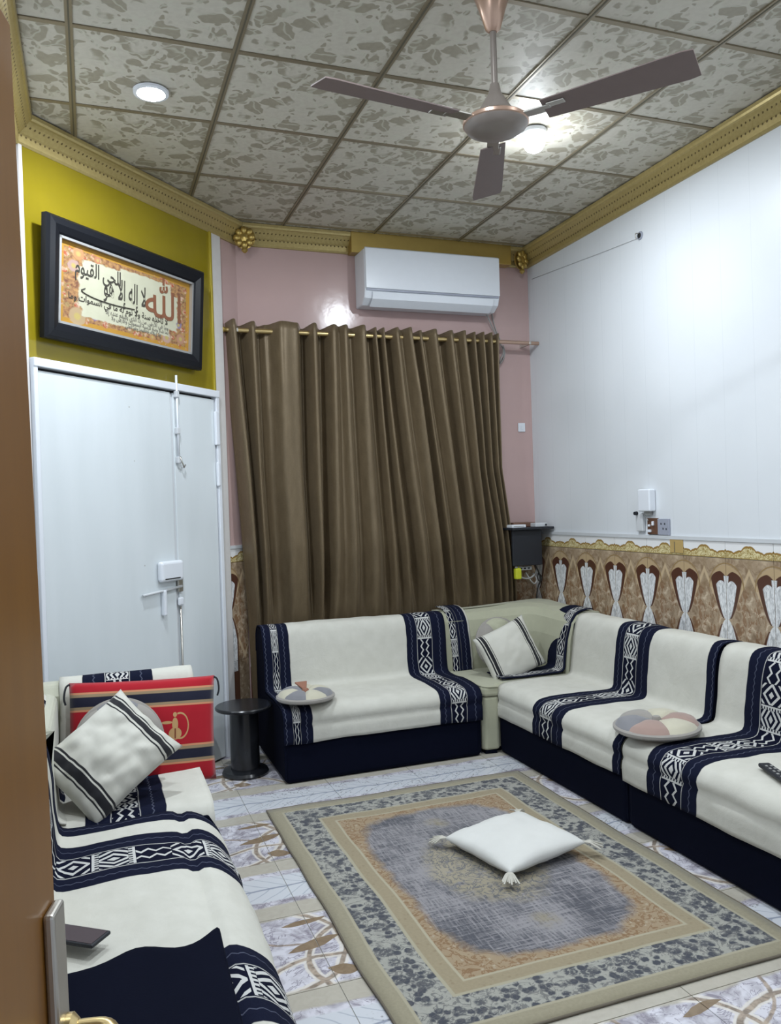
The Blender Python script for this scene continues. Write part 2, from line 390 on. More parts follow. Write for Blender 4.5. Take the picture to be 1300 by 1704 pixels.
def emit(name, col, s):
    m = bpy.data.materials.new(name); m.use_nodes = True; b = m.node_tree.nodes['Principled BSDF']
    b.inputs['Emission Color'].default_value = (*col, 1); b.inputs['Emission Strength'].default_value = s; b.inputs['Base Color'].default_value = (.8, .85, .9, 1); return m
MT['led'] = emit('lit_led', (.82, .91, 1), 40); MT['bulb'] = emit('lit_bulb', (.88, .94, 1), 22)

# ------------------------------------------------------------------ object helpers
def mesh_obj(name, verts, faces, mat, parent=None, uvs=None, smooth=False, loc=None, rot=None, bevel=0, seg=2, solid=0, subd=0):
    me = bpy.data.meshes.new(name); me.from_pydata(verts, [], faces); me.validate(clean_customdata=False)
    if mat: me.materials.append(mat)
    if uvs:
        ul = me.uv_layers.new(name='UVMap')
        for lp in me.loops: ul.data[lp.index].uv = uvs[lp.vertex_index]
    if smooth: me.polygons.foreach_set('use_smooth', [True]*len(me.polygons))
    o = bpy.data.objects.new(name, me); C.objects.link(o)
    if parent: o.parent = parent
    if loc: o.location = loc
    if rot: o.rotation_euler = rot
    if solid: m = o.modifiers.new('s', 'SOLIDIFY'); m.thickness = solid; m.offset = -1
    if bevel: m = o.modifiers.new('b', 'BEVEL'); m.width = bevel; m.segments = seg; m.limit_method = 'ANGLE'; m.angle_limit = radians(40)
    if subd: m = o.modifiers.new('u', 'SUBSURF'); m.levels = m.render_levels = subd
    return o
def from_bm(name, bm, mat, parent=None, smooth=False, **k):
    me = bpy.data.meshes.new(name); bmesh.ops.recalc_face_normals(bm, faces=bm.faces[:]); bm.to_mesh(me); bm.free()
    me.materials.append(mat)
    if smooth: me.polygons.foreach_set('use_smooth', [True]*len(me.polygons))
    o = bpy.data.objects.new(name, me); C.objects.link(o)
    if parent: o.parent = parent
    if k.get('loc'): o.location = k['loc']
    if k.get('rot'): o.rotation_euler = k['rot']
    if k.get('bevel'): m = o.modifiers.new('b', 'BEVEL'); m.width = k['bevel']; m.segments = k.get('seg', 2); m.limit_method = 'ANGLE'; m.angle_limit = radians(40)
    return o
def add_box(bm, lo, hi, mtx=None):
    r = bmesh.ops.create_cube(bm, size=1); c = [(lo[i]+hi[i])/2 for i in range(3)]; s = [hi[i]-lo[i] for i in range(3)]
    for v in r['verts']:
        v.co = Vector((v.co.x*s[0]+c[0], v.co.y*s[1]+c[1], v.co.z*s[2]+c[2]))
        if mtx: v.co = mtx @ v.co
def box(name, lo, hi, mat, parent=None, bevel=0, seg=2, **k):
    bm = bmesh.new(); add_box(bm, lo, hi); return from_bm(name, bm, mat, parent, bevel=bevel, seg=seg, **k)
def lathe(name, prof, mat, parent=None, n=40, loc=None, rot=None, smooth=True):
    vs, fs = [], []
    for (r, z) in prof:
        for k in range(n): vs.append((r*cos(2*pi*k/n), r*sin(2*pi*k/n), z))
    for i in range(len(prof)-1):
        for k in range(n): fs.append((i*n+k, i*n+(k+1) % n, (i+1)*n+(k+1) % n, (i+1)*n+k))
    fs.append(tuple(range(n))[::-1]); fs.append(tuple((len(prof)-1)*n+k for k in range(n)))
    o = mesh_obj(name, vs, fs, mat, parent, smooth=False, loc=loc, rot=rot)
    if smooth:
        for p in o.data.polygons: p.use_smooth = len(p.vertices) == 4
        o.data.set_sharp_from_angle(angle=radians(38))
    return o
def tube(name, pts, r, mat, parent=None, n=8, close=False, smooth_it=0):
    pts = [Vector(p) for p in pts]
    for _ in range(smooth_it):
        q = [pts[0]]
        for i in range(len(pts)-1): q += [pts[i]*.75+pts[i+1]*.25, pts[i]*.25+pts[i+1]*.75]
        pts = q+[pts[-1]]
    vs, fs = [], []; up = Vector((0, 0, 1))
    t0 = (pts[1]-pts[0]).normalized(); nrm = t0.orthogonal().normalized()
    for i, p in enumerate(pts):
        t = (pts[min(i+1, len(pts)-1)]-pts[max(i-1, 0)]).normalized(); nrm = (nrm-t*nrm.dot(t)).normalized(); b = t.cross(nrm)
        for k in range(n): vs.append(p+(nrm*cos(2*pi*k/n)+b*sin(2*pi*k/n))*r)
    for i in range(len(pts)-1):
        for k in range(n): fs.append((i*n+k, i*n+(k+1) % n, (i+1)*n+(k+1) % n, (i+1)*n+k))
    fs.append(tuple(range(n))[::-1]); fs.append(tuple((len(pts)-1)*n+k for k in range(n)))
    return mesh_obj(name, vs, fs, mat, parent, smooth=True)
def thing(name, label, cat, loc=(0, 0, 0), rotz=0, group=None):
    o = bpy.data.objects.new(name, None); C.objects.link(o); o.location = loc; o.rotation_euler = (0, 0, rotz); o.empty_display_size = .1
    o['label'] = label; o['category'] = cat
    if group: o['group'] = group
    return o
def tag(o, label, cat, group=None):
    o['label'] = label; o['category'] = cat
    if group: o['group'] = group
    return o
def struct(o, label=None, cat=None):
    o['kind'] = 'structure'
    if label: o['label'] = label
    if cat: o['category'] = cat
    return o

# ------------------------------------------------------------------ room shell
RX, BY, CH = 2.953, 5.066, 3.222          # right wall, back wall, ceiling height
LX, NY = -.27, .08                        # left wall, near wall
ANG = radians(45.5); DD = Vector((-sin(ANG), -cos(ANG), 0)); DN = Vector((cos(ANG), -sin(ANG), 0)); DP = Vector((.891, BY, 0))
SL = (.891-LX)/sin(ANG)                   # length of the diagonal wall
def dmat(): return Matrix.Translation(DP) @ Matrix((tuple((-DD).to_3d()), tuple((-DN).to_3d()), (0, 0, 1))).transposed().to_4x4()
# diagonal wall frame: local x runs towards the back wall (x=-s), local y into the wall, z up
DROT = atan2(cos(ANG), sin(ANG))
room = [(LX, NY), (RX, NY), (RX, BY), (.891, BY), (LX, BY-(SL*cos(ANG)))]
def clip(poly, ax, ay, c):                # keep ax*x+ay*y<=c
    out = []
    for i in range(len(poly)):
        p, q = poly[i], poly[(i+1) % len(poly)]; dp = ax*p[0]+ay*p[1]-c; dq = ax*q[0]+ay*q[1]-c
        if dp <= 0: out.append(p)
        if dp*dq < 0: t = dp/(dp-dq); out.append((p[0]+(q[0]-p[0])*t, p[1]+(q[1]-p[1])*t))
    return out
def clip_room(poly, inset=0.):
    for i in range(5):
        p, q = room[i], room[(i+1) % 5]; ex, ey = q[0]-p[0], q[1]-p[1]; L = sqrt(ex*ex+ey*ey); nx, ny = ey/L, -ex/L
        poly = clip(poly, nx, ny, nx*p[0]+ny*p[1]-inset)
        if len(poly) < 3: return []
    return poly
def prism(name, poly, z0, z1, mat, parent=None, org=(0, 0), **k):
    n = len(poly); vs = [(p[0]-org[0], p[1]-org[1], z0) for p in poly]+[(p[0]-org[0], p[1]-org[1], z1) for p in poly]
    fs = [tuple(range(n))[::-1], tuple(range(n, 2*n))]+[(i, (i+1) % n, n+(i+1) % n, n+i) for i in range(n)]
    return mesh_obj(name, vs, fs, mat, parent, loc=(org[0], org[1], 0) if org != (0, 0) else None, **k)
T = .12
wr = struct(box('wall_right', (RX, NY-T, 0), (RX+T, BY+T, CH+.05), MT['white']))
wb = struct(box('wall_back', (.80, BY, 0), (RX, BY+T, CH+.05), MT['pink']))
wl = struct(box('wall_left', (LX-T, NY-T, 0), (LX, room[4][1]+.05, CH+.05), MT['white']))
bm = bmesh.new()
add_box(bm, (LX-T, NY-T, 0), (-.265, NY, CH+.05)); add_box(bm, (.64, NY-T, 0), (RX+T, NY, CH+.05)); add_box(bm, (-.265, NY-T, 2.06), (.64, NY, CH+.05))
wn = struct(from_bm('wall_near', bm, MT['white']))
bm = bmesh.new(); add_box(bm, (-SL-.15, 0, 0), (.04, T, CH+.05))
wd = struct(from_bm('wall_diagonal', bm, MT['pink'], loc=tuple(DP), rot=(0, 0, pi/2-ANG)))
fl = struct(prism('floor', [(LX-T, NY-T-1.2), (RX+T, NY-T-1.2), (RX+T, BY+T), (.80, BY+T), (LX-T, room[4][1]+.05)], -.08, -.004, MT['grout']))
ce = struct(prism('ceiling', [(LX-T, NY-T), (RX+T, NY-T), (RX+T, BY+T), (.80, BY+T), (LX-T, room[4][1]+.05)], CH+.02, CH+.08, MT['runner']))
# floor tiles
S = .465; g = .0015
for i in range(-1, 8):
    for j in range(-1, 12):
        x0 = -.27+.135+i*S-.135; y0 = 3.3175+ (j-7)*S
        p = clip_room([(x0+g, y0+g), (x0+S-g, y0+g), (x0+S-g, y0+S-g), (x0+g, y0+S-g)], .001)
        if len(p) > 2: prism('floor_tile', p, -.004, 0, MT['ftile'], fl)
# ceiling boards
S = .6
for i in range(-1, 6):
    for j in range(-6, 4):
        x0 = -.0214+i*S; y0 = 3.148+j*S
        q = [(x0+.012, y0+.012), (x0+S-.012, y0+.012), (x0+S-.012, y0+S-.012), (x0+.012, y0+S-.012)]
        p = clip_room(q, .003)
        if len(p) > 2: prism('ceiling_board', p, CH+.004+.0015*((i*3+j*5) % 3), CH+.02, MT['tile_c'], ce, org=(x0+.3, y0+.3))
for i in range(-1, 6):
    x0 = -.0214+i*S
    p = clip_room([(x0-.013, NY), (x0+.013, NY), (x0+.013, BY), (x0-.013, BY)], .003)
    if len(p) > 2:
        r = prism('ceiling_runner', p, CH, CH+.02, MT['runner'], ce)
        pm = clip_room([(x0-.003, NY), (x0+.003, NY), (x0+.003, BY), (x0-.003, BY)], .003)
        prism('runner_groove', pm, CH-.0015, CH+.001, MT['groove'], r)
for j in range(-5, 4):
    y0 = 3.148+j*S
    p = clip_room([(LX, y0-.011), (RX, y0-.011), (RX, y0+.011), (LX, y0+.011)], .003)
    if len(p) > 2: prism('ceiling_runner', p, CH+.001, CH+.02, MT['runner'], ce)
# cornices
CP = [(0, -.122), (.012, -.122), (.020, -.112), (.022, -.080), (.030, -.074), (.044, -.058), (.058, -.040), (.068, -.030), (.076, -.026), (.080, -.016), (.080, 0), (0, 0)]
def cornice(name, p0, p1, nrm, m0=0., m1=0.):
    p0, p1 = Vector((*p0, 0)), Vector((*p1, 0)); d = (p1-p0).normalized(); nrm = Vector((*nrm, 0)).normalized(); vs, uv, fs = [], [], []
    L = (p1-p0).length; gl = 0; gs = []
    for i, (a_, b_) in enumerate(CP):
        if i: gl += sqrt((a_-CP[i-1][0])**2+(b_-CP[i-1][1])**2)
        gs.append(gl)
    for e, (base, mm) in enumerate(((p0, m0), (p1, -m1))):
        for i, (a_, b_) in enumerate(CP):
            q = base+d*(a_*mm)+nrm*a_; vs.append((q.x, q.y, CH+b_)); uv.append((e*L, gs[i]))
    n = len(CP)
    for i in range(n-1): fs.append((i, i+1, n+i+1, n+i))
    fs.append(tuple(range(n))[::-1]); fs.append(tuple(range(n, 2*n)))
    o = mesh_obj(name, vs, fs, MT['cornice'], uvs=uv); return struct(o)
P4 = room[4]; tq = math.tan(radians(22.7))
cornice('trim_1', (RX, NY), (RX, BY), (-1, 0), 0, 1)
cornice('trim_2', (.891, BY), (RX, BY), (0, -1), tq, 1)
cornice('trim_3', (P4[0], P4[1]), (.891, BY), (DN.x, DN.y), tq, tq)
cornice('trim_4', (LX, NY), (P4[0], P4[1]), (1, 0), 0, tq)
cornice('trim_5', (LX, NY), (RX, NY), (0, 1), 1, 1)
def rosette(x, y, rz, label):
    t = thing('corner_rosette', label, 'rosette', (x, y, CH-.095), rz)
    lathe('boss', [(.001, -.046), (.018, -.042), (.030, -.026), (.034, -.006), (.001, .004)][::-1], MT['gold'], t, 20, rot=(pi/2, 0, 0), loc=(0, -.02, 0))
    lathe('backing', [(.001, -.012), (.062, -.010), (.066, 0), (.001, .004)][::-1], MT['gold'], t, 24, rot=(pi/2, 0, 0), loc=(0, .005, 0))
    for k in range(8):
        an = k*pi/4; bm = bmesh.new(); bmesh.ops.create_icosphere(bm, subdivisions=2, radius=1)
        mm = Matrix.Translation((cos(an)*.045, -.014, sin(an)*.045)) @ Matrix.Rotation(-an, 4, 'Y') @ Matrix.Diagonal((.024, .013, .021, 1))
        bmesh.ops.transform(bm, matrix=mm, verts=bm.verts[:]); from_bm('petal', bm, MT['gold'], t, smooth=True)
    lathe('drop', [(.001, 0), (.016, -.004), (.020, -.018), (.010, -.03), (.001, -.034)], MT['gold'], t, 16, loc=(0, -.006, -.062))
rosette(.935, BY-.075, radians(-22), 'gold flower rosette on the cornice corner above the left edge of the curtain')
rosette(RX-.10, BY-.090, radians(28), 'gold flower rosette on the cornice corner right of the air conditioner')
bm = bmesh.new(); add_box(bm, (0, 0, 0), (1.16, .083, .135))
struct(from_bm('trim_6', bm, MT['gold'], loc=(1.62, BY-.086, CH-.131), bevel=.004))

# dado tiles (right wall, back wall, diagonal wall strips) : parts of their wall
wt_cache = {}
def wall_tile(parent, w0, w1, z0, z1, mat, mtx, kind):
    """tile between w0..w1 of a .304 m module; mtx maps (x along, y out of wall, z)"""
    g = .0012; dz = .006
    vs = [(w0+g, 0, z0+g), (w1-g, 0, z0+g), (w1-g, 0, z1-g), (w0+g, 0, z1-g), (w0+g, -dz, z0+g), (w1-g, -dz, z0+g), (w1-g, -dz, z1-g), (w0+g, -dz, z1-g)]
    ws = [mtx @ Vector(v) for v in vs]
    off = 0
    uv = [((v[0]-wall_tile.u0), ((1.138-v[2]) if kind == 'body' else (v[2]-z0))) for v in vs]
    fs = [(4, 5, 6, 7), (0, 3, 2, 1), (0, 1, 5, 4), (2, 3, 7, 6), (1, 2, 6, 5), (0, 4, 7, 3)]
    mesh_obj('wall_tile' if kind == 'body' else 'border_tile', [tuple(v) for v in ws], fs, mat, parent, uvs=uv)
def dado(parent, mtx, a0, a1, joint):
    P = .304; k = math.floor((a0-joint)/P)
    while joint+k*P < a1:
        u0 = joint+k*P; w0, w1 = max(u0, a0), min(u0+P, a1); k += 1
        if w1-w0 < .01: continue
        wall_tile.u0 = u0
        wall_tile(parent, w0, w1, 1.138, 1.222, MT['btile'], mtx, 'border')
        for (z0, z1) in ((.54, 1.138), (0, .54)): wall_tile(parent, w0, w1, z0, z1, MT['wtile'], mtx, 'body')
    bm = bmesh.new(); add_box(bm, (a0, -.012, 1.222), (a1, 0, 1.241), mtx); from_bm('edge_trim', bm, MT['plastic2'], parent)
mR = Matrix.Translation((RX, 0, 0)) @ Matrix.Rotation(-pi/2, 4, 'Z')    # x along -Y, y into wall (+X)
dado(wr, mR, -(BY-.002), -NY-.002, -(3.825+4*.304))
mB = Matrix.Translation((0, BY, 0))
dado(wb, mB, .897, RX-.008, .897+.0)
# diagonal wall pieces use the wall's local frame (x = -s, y into the wall)
mD = Matrix.Translation((0, 0, 0))
dado(wd, mD, -.172, -.008, -.20); dado(wd, mD, -SL+.005, -1.60, -1.70)

# ------------------------------------------------------------------ diagonal wall: door, transom, pilasters
DROTZ = pi/2-ANG
def dthing(name, s, z=0, out=0., **k):
    p = DP+DD*s+DN*out; return (p.x, p.y, z)
d1 = bpy.data.objects.new('door_1', None); C.objects.link(d1); d1.location = tuple(DP); d1.rotation_euler = (0, 0, DROTZ); struct(d1, 'white painted steel double door in the angled wall under the mustard panel')
def lbox(name, s0, s1, z0, z1, o0, o1, mat, parent, bevel=0, seg=2): # s along the wall from the right corner, o = out of the wall
    return box(name, (-s1, -o1, z0), (-s0, -o0, z1), mat, parent, bevel, seg)
lbox('dark_reveal', .30, 1.58, .0, 2.13, .001, .006, MT['dark'], d1)
lbox('door_leaf', .690, 1.570, .01, 2.108, .006, .030, MT['metal_door'], d1, .004)
lbox('door_leaf', .306, .668, .01, 2.108, .006, .030, MT['metal_door'], d1, .004)
lbox('leaf_lap', .664, .694, .01, 2.100, .006, .022, MT['plastic2'], d1, .003)
lbox('door_frame', .268, 1.598, 2.122, 2.162, .001, .045, MT['plastic'], d1, .004)
lbox('door_frame', .268, .298, 0, 2.13, .001, .040, MT['plastic'], d1, .004)
lbox('door_frame', 1.574, 1.598, 0, 2.13, .001, .040, MT['plastic'], d1, .004)
lbox('hinge_plate', .284, .318, 1.84, 2.04, .03, .05, MT['plastic'], d1, .006); lbox('hinge_plate', .288, .312, 1.60, 1.74, .03, .05, MT['plastic'], d1, .006)
lk = lbox('lock_box', .664, .844, 1.085, 1.195, .03, .068, MT['plastic'], d1, .016, 3); lbox('lock_slot', .70, .82, 1.098, 1.104, .066, .0695, MT['dark'], lk)
lbox('latch_plate', .652, .690, 1.02, 1.17, .03, .046, MT['steel'], d1, .004)
tube('bolt_rod', [(-.965, -.045, 1.030), (-.80, -.045, 1.040), (-.665, -.045, 1.050)], .0075, MT['plastic2'], d1)
lbox('bolt_handle', .796, .820, .905, 1.045, .03, .058, MT['plastic'], d1, .008)
lbox('bolt_guide', .650, .690, .945, .990, .03, .048, MT['plastic'], d1, .008)
tube('top_bolt', [(-.650, -.042, 2.205), (-.650, -.042, 1.72)], .0065, MT['plastic'], d1)
for z in (2.10, 1.90, 1.74): lbox('bolt_guide', .638, .664, z-.018, z+.018, .03, .052, MT['plastic2'], d1, .004)
tube('chain', [(-.648, -.05, 1.76), (-.640, -.06, 1.72), (-.618, -.05, 1.70), (-.600, -.045, 1.715)], .004, MT['steel'], d1)
tube('lower_rod', [(-.668, -.036, .94), (-.668, -.036, .10)], .006, MT['steel'], d1)
st = bpy.data.objects.new('trim_7', None); C.objects.link(st); st.location = tuple(DP); st.rotation_euler = (0, 0, DROTZ); struct(st)
lbox('pilaster', .176, .266, .0, CH-.12, .0005, .016, MT['jamb'], st, .003)
lbox('pilaster', 1.600, 1.620, 1.25, CH-.12, .0005, .018, MT['jamb'], st, .003)
tp = bpy.data.objects.new('trim_8', None); C.objects.link(tp); tp.location = tuple(DP); tp.rotation_euler = (0, 0, DROTZ); struct(tp)
lbox('transom_panel', .285, 1.598, 2.165, CH-.118, .001, .010, MT['mustard'], tp)
lbox('transom_edge', .268, .286, 2.165, CH-.118, .001, .022, MT['goldtrim'], tp, .003)

# framed calligraphy
fx = thing('framed_calligraphy', 'framed calligraphy print with floral border hanging on the mustard panel above the door', 'picture', dthing('', 1.0, 2.26, .0), DROTZ)
FW, FH, bw = 1.10, .555, .088     # centre s = 1.0
fx.rotation_euler = (radians(4), 0, DROTZ)
o0 = .028; q = .001
prof = [(0, 0), (0, .030), (.012, .044), (.040, .046), (.070, .034), (.088, .022), (.088, 0)]   # (inwards, out)
for nm, a_, b_, inx, inz in (('frame_bar', (-FW/2, 0), (FW/2, 0), 0, 1), ('frame_bar', (FW/2, 0), (FW/2, FH), -1, 0), ('frame_bar', (FW/2, FH), (-FW/2, FH), 0, -1), ('frame_bar', (-FW/2, FH), (-FW/2, 0), 1, 0)):
    vs = []; dx = (b_[0]-a_[0]); dz = b_[1]-a_[1]; L = sqrt(dx*dx+dz*dz); dx /= L; dz /= L
    for (e, (bx_, bz_)) in ((1, a_), (-1, b_)):
        for (i_, o_) in prof: vs.append((bx_+inx*i_+dx*e*i_, -o0-o_, bz_+inz*i_+dz*e*i_))
    n = len(prof); fs = [(i, (i+1) % n, n+(i+1) % n, n+i) for i in range(n)]+[tuple(range(n)), tuple(range(n, 2*n))[::-1]]
    mesh_obj(nm, vs, fs, MT['frame'], fx)
bm = bmesh.new()
for (xa, xb, za, zb) in ((-FW/2+.080, FW/2-.080, .078, .090), (-FW/2+.080, FW/2-.080, FH-.090, FH-.078), (-FW/2+.080, -FW/2+.092, .078, FH-.078), (FW/2-.092, FW/2-.080, .078, FH-.078)): add_box(bm, (xa, -o0-.028, za), (xb, -o0-.008, zb))
from_bm('silver_slip', bm, MT['silver'], fx)
pw, ph = FW-.172, FH-.172
pr_ = mesh_obj('print', [(-pw/2, -o0-.010, .086), (pw/2, -o0-.010, .086), (pw/2, -o0-.010, .086+ph), (-pw/2, -o0-.010, .086+ph), (-pw/2, -o0-.002, .086), (pw/2, -o0-.002, .086), (pw/2, -o0-.002, .086+ph), (-pw/2, -o0-.002, .086+ph)],
     [(0, 1, 2, 3), (7, 6, 5, 4), (0, 4, 5, 1), (3, 2, 6, 7), (1, 5, 6, 2), (0, 3, 7, 4)], MT['art'], fx, uvs=[(0, 0), (1, 0), (1, 1), (0, 1)]*2)
box('backboard', (-FW/2+.02, -o0, .02), (FW/2-.02, -.008, FH-.02), MT['frame'], fx)
# arabic lettering shaped with presentation forms
AR = {'ا': (0xFE8D, 0), 'إ': (0xFE87, 0), 'أ': (0xFE83, 0), 'ب': (0xFE8F, 1), 'ة': (0xFE93, 0), 'ت': (0xFE95, 1), 'ح': (0xFEA1, 1), 'خ': (0xFEA5, 1), 'د': (0xFEA9, 0), 'ذ': (0xFEAB, 0), 'ر': (0xFEAD, 0), 'س': (0xFEB1, 1), 'ش': (0xFEB5, 1), 'ض': (0xFEBD, 1), 'ع': (0xFEC9, 1), 'ف': (0xFED1, 1), 'ق': (0xFED5, 1), 'ك': (0xFED9, 1), 'ل': (0xFEDD, 1), 'م': (0xFEE1, 1), 'ن': (0xFEE5, 1), 'ه': (0xFEE9, 1), 'و': (0xFEED, 0), 'ي': (0xFEF1, 1), 'ظ': (0xFEC5, 1), 'ط': (0xFEC1, 1), 'ى': (0xFEEF, 0), 'ص': (0xFEB9, 1), 'ج': (0xFE9D, 1), 'ث': (0xFE99, 1)}
def shape_ar(s):
    s = s.replace('لا', '\u0001').replace('لإ', '\u0002').replace('لأ', '\u0003')
    LA = {'\u0001': 0xFEFB, '\u0002': 0xFEF9, '\u0003': 0xFEF7}; out = []
    for i, ch in enumerate(s):
        p = s[i-1] if i else ' '; nx = s[i+1] if i+1 < len(s) else ' '
        pj = p in AR and AR[p][1]
        if ch in LA: out.append(chr(LA[ch]+(1 if pj else 0))); continue
        if ch not in AR: out.append(ch); continue
        nj = AR[ch][1] and (nx in AR or nx in LA)
        c0 = AR[ch][0]
        out.append(chr(c0+(3 if pj and nj else 2 if nj else 1 if pj else 0)))
    return ''.join(out)[::-1]
def lettering(body, size, x, z, mat, bold=0., sx=1., sz=1.):
    c = bpy.data.curves.new('lettering', 'FONT'); c.body = body; c.size = size; c.align_x = 'CENTER'; c.extrude = .0006; c.offset = bold; c.resolution_u = 3
    tmp = bpy.data.objects.new('tmp', c); C.objects.link(tmp); dg = bpy.context.evaluated_depsgraph_get(); dg.update()
    me = bpy.data.meshes.new_from_object(tmp.evaluated_get(dg)); me.materials.clear(); me.materials.append(mat)
    bpy.data.objects.remove(tmp); bpy.data.curves.remove(c)
    o = bpy.data.objects.new('lettering', me); C.objects.link(o); o.parent = fx; o.rotation_euler = (pi/2, 0, 0); o.location = (x, -o0-.0115, z); o.scale = (sx, sz, 1)
    return o
lettering('\uFDF2', .185, .250, .235, MT['ink'], .0012, 1.25, 1.15)
lettering(shape_ar('لا إله إلا هو'), .082, -.035, .268, MT['ink2'], .0006, .85, 1.7)
lettering(shape_ar('الحي القيوم'), .070, -.215, .335, MT['ink2'], .0006, .95, 1.35)
lettering(shape_ar('لا تأخذه سنة ولا نوم له ما في السموات وما'), .041, -.06, .208, MT['ink2'], .0003)
lettering(shape_ar('وما في الأرض من ذا الذي يشفع عنده إلا'), .029, .06, .182, MT['ink3'], .0002)
lettering(shape_ar('بما شاء وسع كرسيه السموات والأرض ولا'), .026, .08, .160, MT['ink3'], .0002)
lettering(shape_ar('ولا يؤده حفظهما وهو العلي'), .024, .10, .140, MT['ink3'], .0002)
tube('flourish', [(.03, -o0-.012, .24), (-.10, -o0-.012, .232), (-.24, -o0-.012, .236), (-.335, -o0-.012, .255), (-.30, -o0-.012, .272)], .0028, MT['ink2'], fx, 6, smooth_it=2)

# ------------------------------------------------------------------ brown door in the foreground
d2 = bpy.data.objects.new('door_2', None); C.objects.link(d2); struct(d2, 'open brown door leaf at the left edge, seen almost edge on')
dirv = Vector((sin(radians(13)), cos(radians(13)), 0)); free = Vector((-.055, .945, 0)); hinge = free-dirv*.82
d2.location = (hinge.x+.020, hinge.y-.005, 0); d2.rotation_euler = (-.015, 0, pi/2-radians(13))   # local x hinge->free, local -y towards +X (room)
box('leaf', (0, 0, .01), (.82, .040, 1.975), MT['wood'], d2, .004)
pl = box('handle_plate', (.772, -.012, .83), (.812, 0, 1.045), MT['steel'], d2, .004, 3)
tube('handle_lever', [(.795, -.004, .912), (.795, -.036, .914), (.793, -.056, .913), (.770, -.066, .910), (.725, -.070, .906), (.675, -.068, .904)], .0095, MT['brass'], d2, 12, smooth_it=2)
lathe('lever_neck', [(.001, 0), (.018, 0), (.018, .006), (.012, .012), (.001, .013)], MT['brass'], d2, 20, loc=(.795, -.012, .912), rot=(pi/2, 0, 0))
box('keyhole_cover', (.786, -.016, .855), (.802, -.011, .885), MT['steel'], d2, .002)

# ------------------------------------------------------------------ curtain and rod
rod = thing('curtain_rod', 'brown and gold curtain rod holding the bronze curtain', 'rod')
lathe('pole', [(.001, 0), (.013, 0), (.013, 1.0), (.001, 1.0)], MT['copper'], rod, 16, loc=(2.62, 4.945, 2.548), rot=(0, pi/2, 0)).scale = (1, 1, .330)
lathe('gold_sleeve', [(.001, 0), (.0145, 0), (.0145, 1.0), (.001, 1.0)], MT['brass'], rod, 16, loc=(.80, 4.945, 2.548), rot=(0, pi/2, 0)).scale = (1, 1, 1.83)
lathe('finial', [(.001, -.035), (.012, -.03), (.02, -.015), (.012, 0), (.013, .01), (.001, .011)], MT['gold'], rod, 16, loc=(.795, 4.945, 2.548), rot=(0, pi/2, 0))
for x in (.86, 2.88): box('bracket', (x-.008, 4.93, 2.536), (x+.008, BY-.001, 2.560), MT['steel'], rod, .002)
# ridge positions (x in metres) at top, middle, bottom for successive folds: ridge or valley, depth
FO = [(.785, .835, .885, -.6), (.835, .895, .935, 1), (.885, .935, .97, -1), (.955, .97, 1.00, .55), (1.00, 1.01, 1.04, -.9), (1.045, 1.055, 1.085, -.35), (1.13, 1.13, 1.16, 1), (1.22, 1.215, 1.24, .75), (1.285, 1.275, 1.30, -1),
      (1.33, 1.335, 1.345, .9), (1.40, 1.385, 1.37, -1), (1.46, 1.45, 1.44, .8), (1.50, 1.50, 1.50, .2), (1.535, 1.545, 1.56, .9), (1.585, 1.60, 1.62, -.25), (1.65, 1.675, 1.70, 1), (1.715, 1.76, 1.80, -.7), (1.745, 1.80, 1.86, .5), (1.775, 1.83, 1.90, -.6),
      (1.80, 1.865, 1.95, .6), (1.835, 1.91, 2.00, -.9), (1.885, 1.97, 2.07, .8), (1.93, 2.02, 2.12, .0), (1.975, 2.08, 2.18, 1), (2.03, 2.13, 2.235, -.9), (2.065, 2.165, 2.27, .35), (2.095, 2.20, 2.305, -.3), (2.15, 2.255, 2.355, .9), (2.225, 2.31, 2.41, -.8),
      (2.27, 2.355, 2.46, .7), (2.32, 2.395, 2.505, -.2), (2.365, 2.43, 2.545, .9), (2.41, 2.465, 2.585, -.9), (2.445, 2.495, 2.615, .6), (2.475, 2.52, 2.64, -.7), (2.505, 2.545, 2.665, .7), (2.535, 2.565, 2.685, -.8), (2.57, 2.585, 2.705, .7), (2.60, 2.60, 2.72, -.6), (2.625, 2.615, 2.735, .5), (2.64, 2.63, 2.75, -.2)]
vs, fs, uv = [], [], []; NS = 7; NZ = 56; ztop, zbot = 2.595, .06
for j in range(NZ+1):
    tz = j/NZ; z = ztop+(zbot-ztop)*tz
    row = []
    for k in range(len(FO)):
        t_, m_, b_, a_ = FO[k]; zz = (2.55-z)/1.75   # 0 top, .5 mid, 1 at z .8
        x = t_+(m_-t_)*zz*2 if zz < .5 else m_+(b_-m_)*(zz-.5)*2
        if z < .8: x = b_+(b_-m_)*(zz-1)*1.0
        row.append((x, a_))
    for k in range(len(FO)-1):
        for s in range(NS if k < len(FO)-2 else NS+1):
            q_ = s/NS; sm = q_*q_*(3-2*q_); x = row[k][0]*(1-q_)+row[k+1][0]*q_; a_ = row[k][1]*(1-sm)+row[k+1][1]*sm
            amp = .074 if z > 1.0 else .074-.042*min(1, (1.0-z)/.3)
            yc = 4.945 if z > 1.2 else 4.945+.055*min(1, (1.2-z)/.5)
            wav = (noise.noise(Vector((x*9-z*1.2*(x-.8)*.3, z*.9, 1.7)))*.016+noise.noise(Vector((x*22, z*1.1, 5)))*.003)*min(1, tz*6+.2)
            y = yc-a_*amp-wav+.004*sin(z*3+k)
            y = min(y, BY-.02)
            zt = z + (.006*a_ if j == 0 else 0)
            vs.append((x, y, zt)); uv.append((k*.06+q_*.06, z))
NR = len(vs)//(NZ+1)
for j in range(NZ):
    for i in range(NR-1): fs.append((j*NR+i, (j+1)*NR+i, (j+1)*NR+i+1, j*NR+i+1))
cu = thing('curtain', 'tall bronze brown velvet curtain pleated over the whole window', 'curtain')
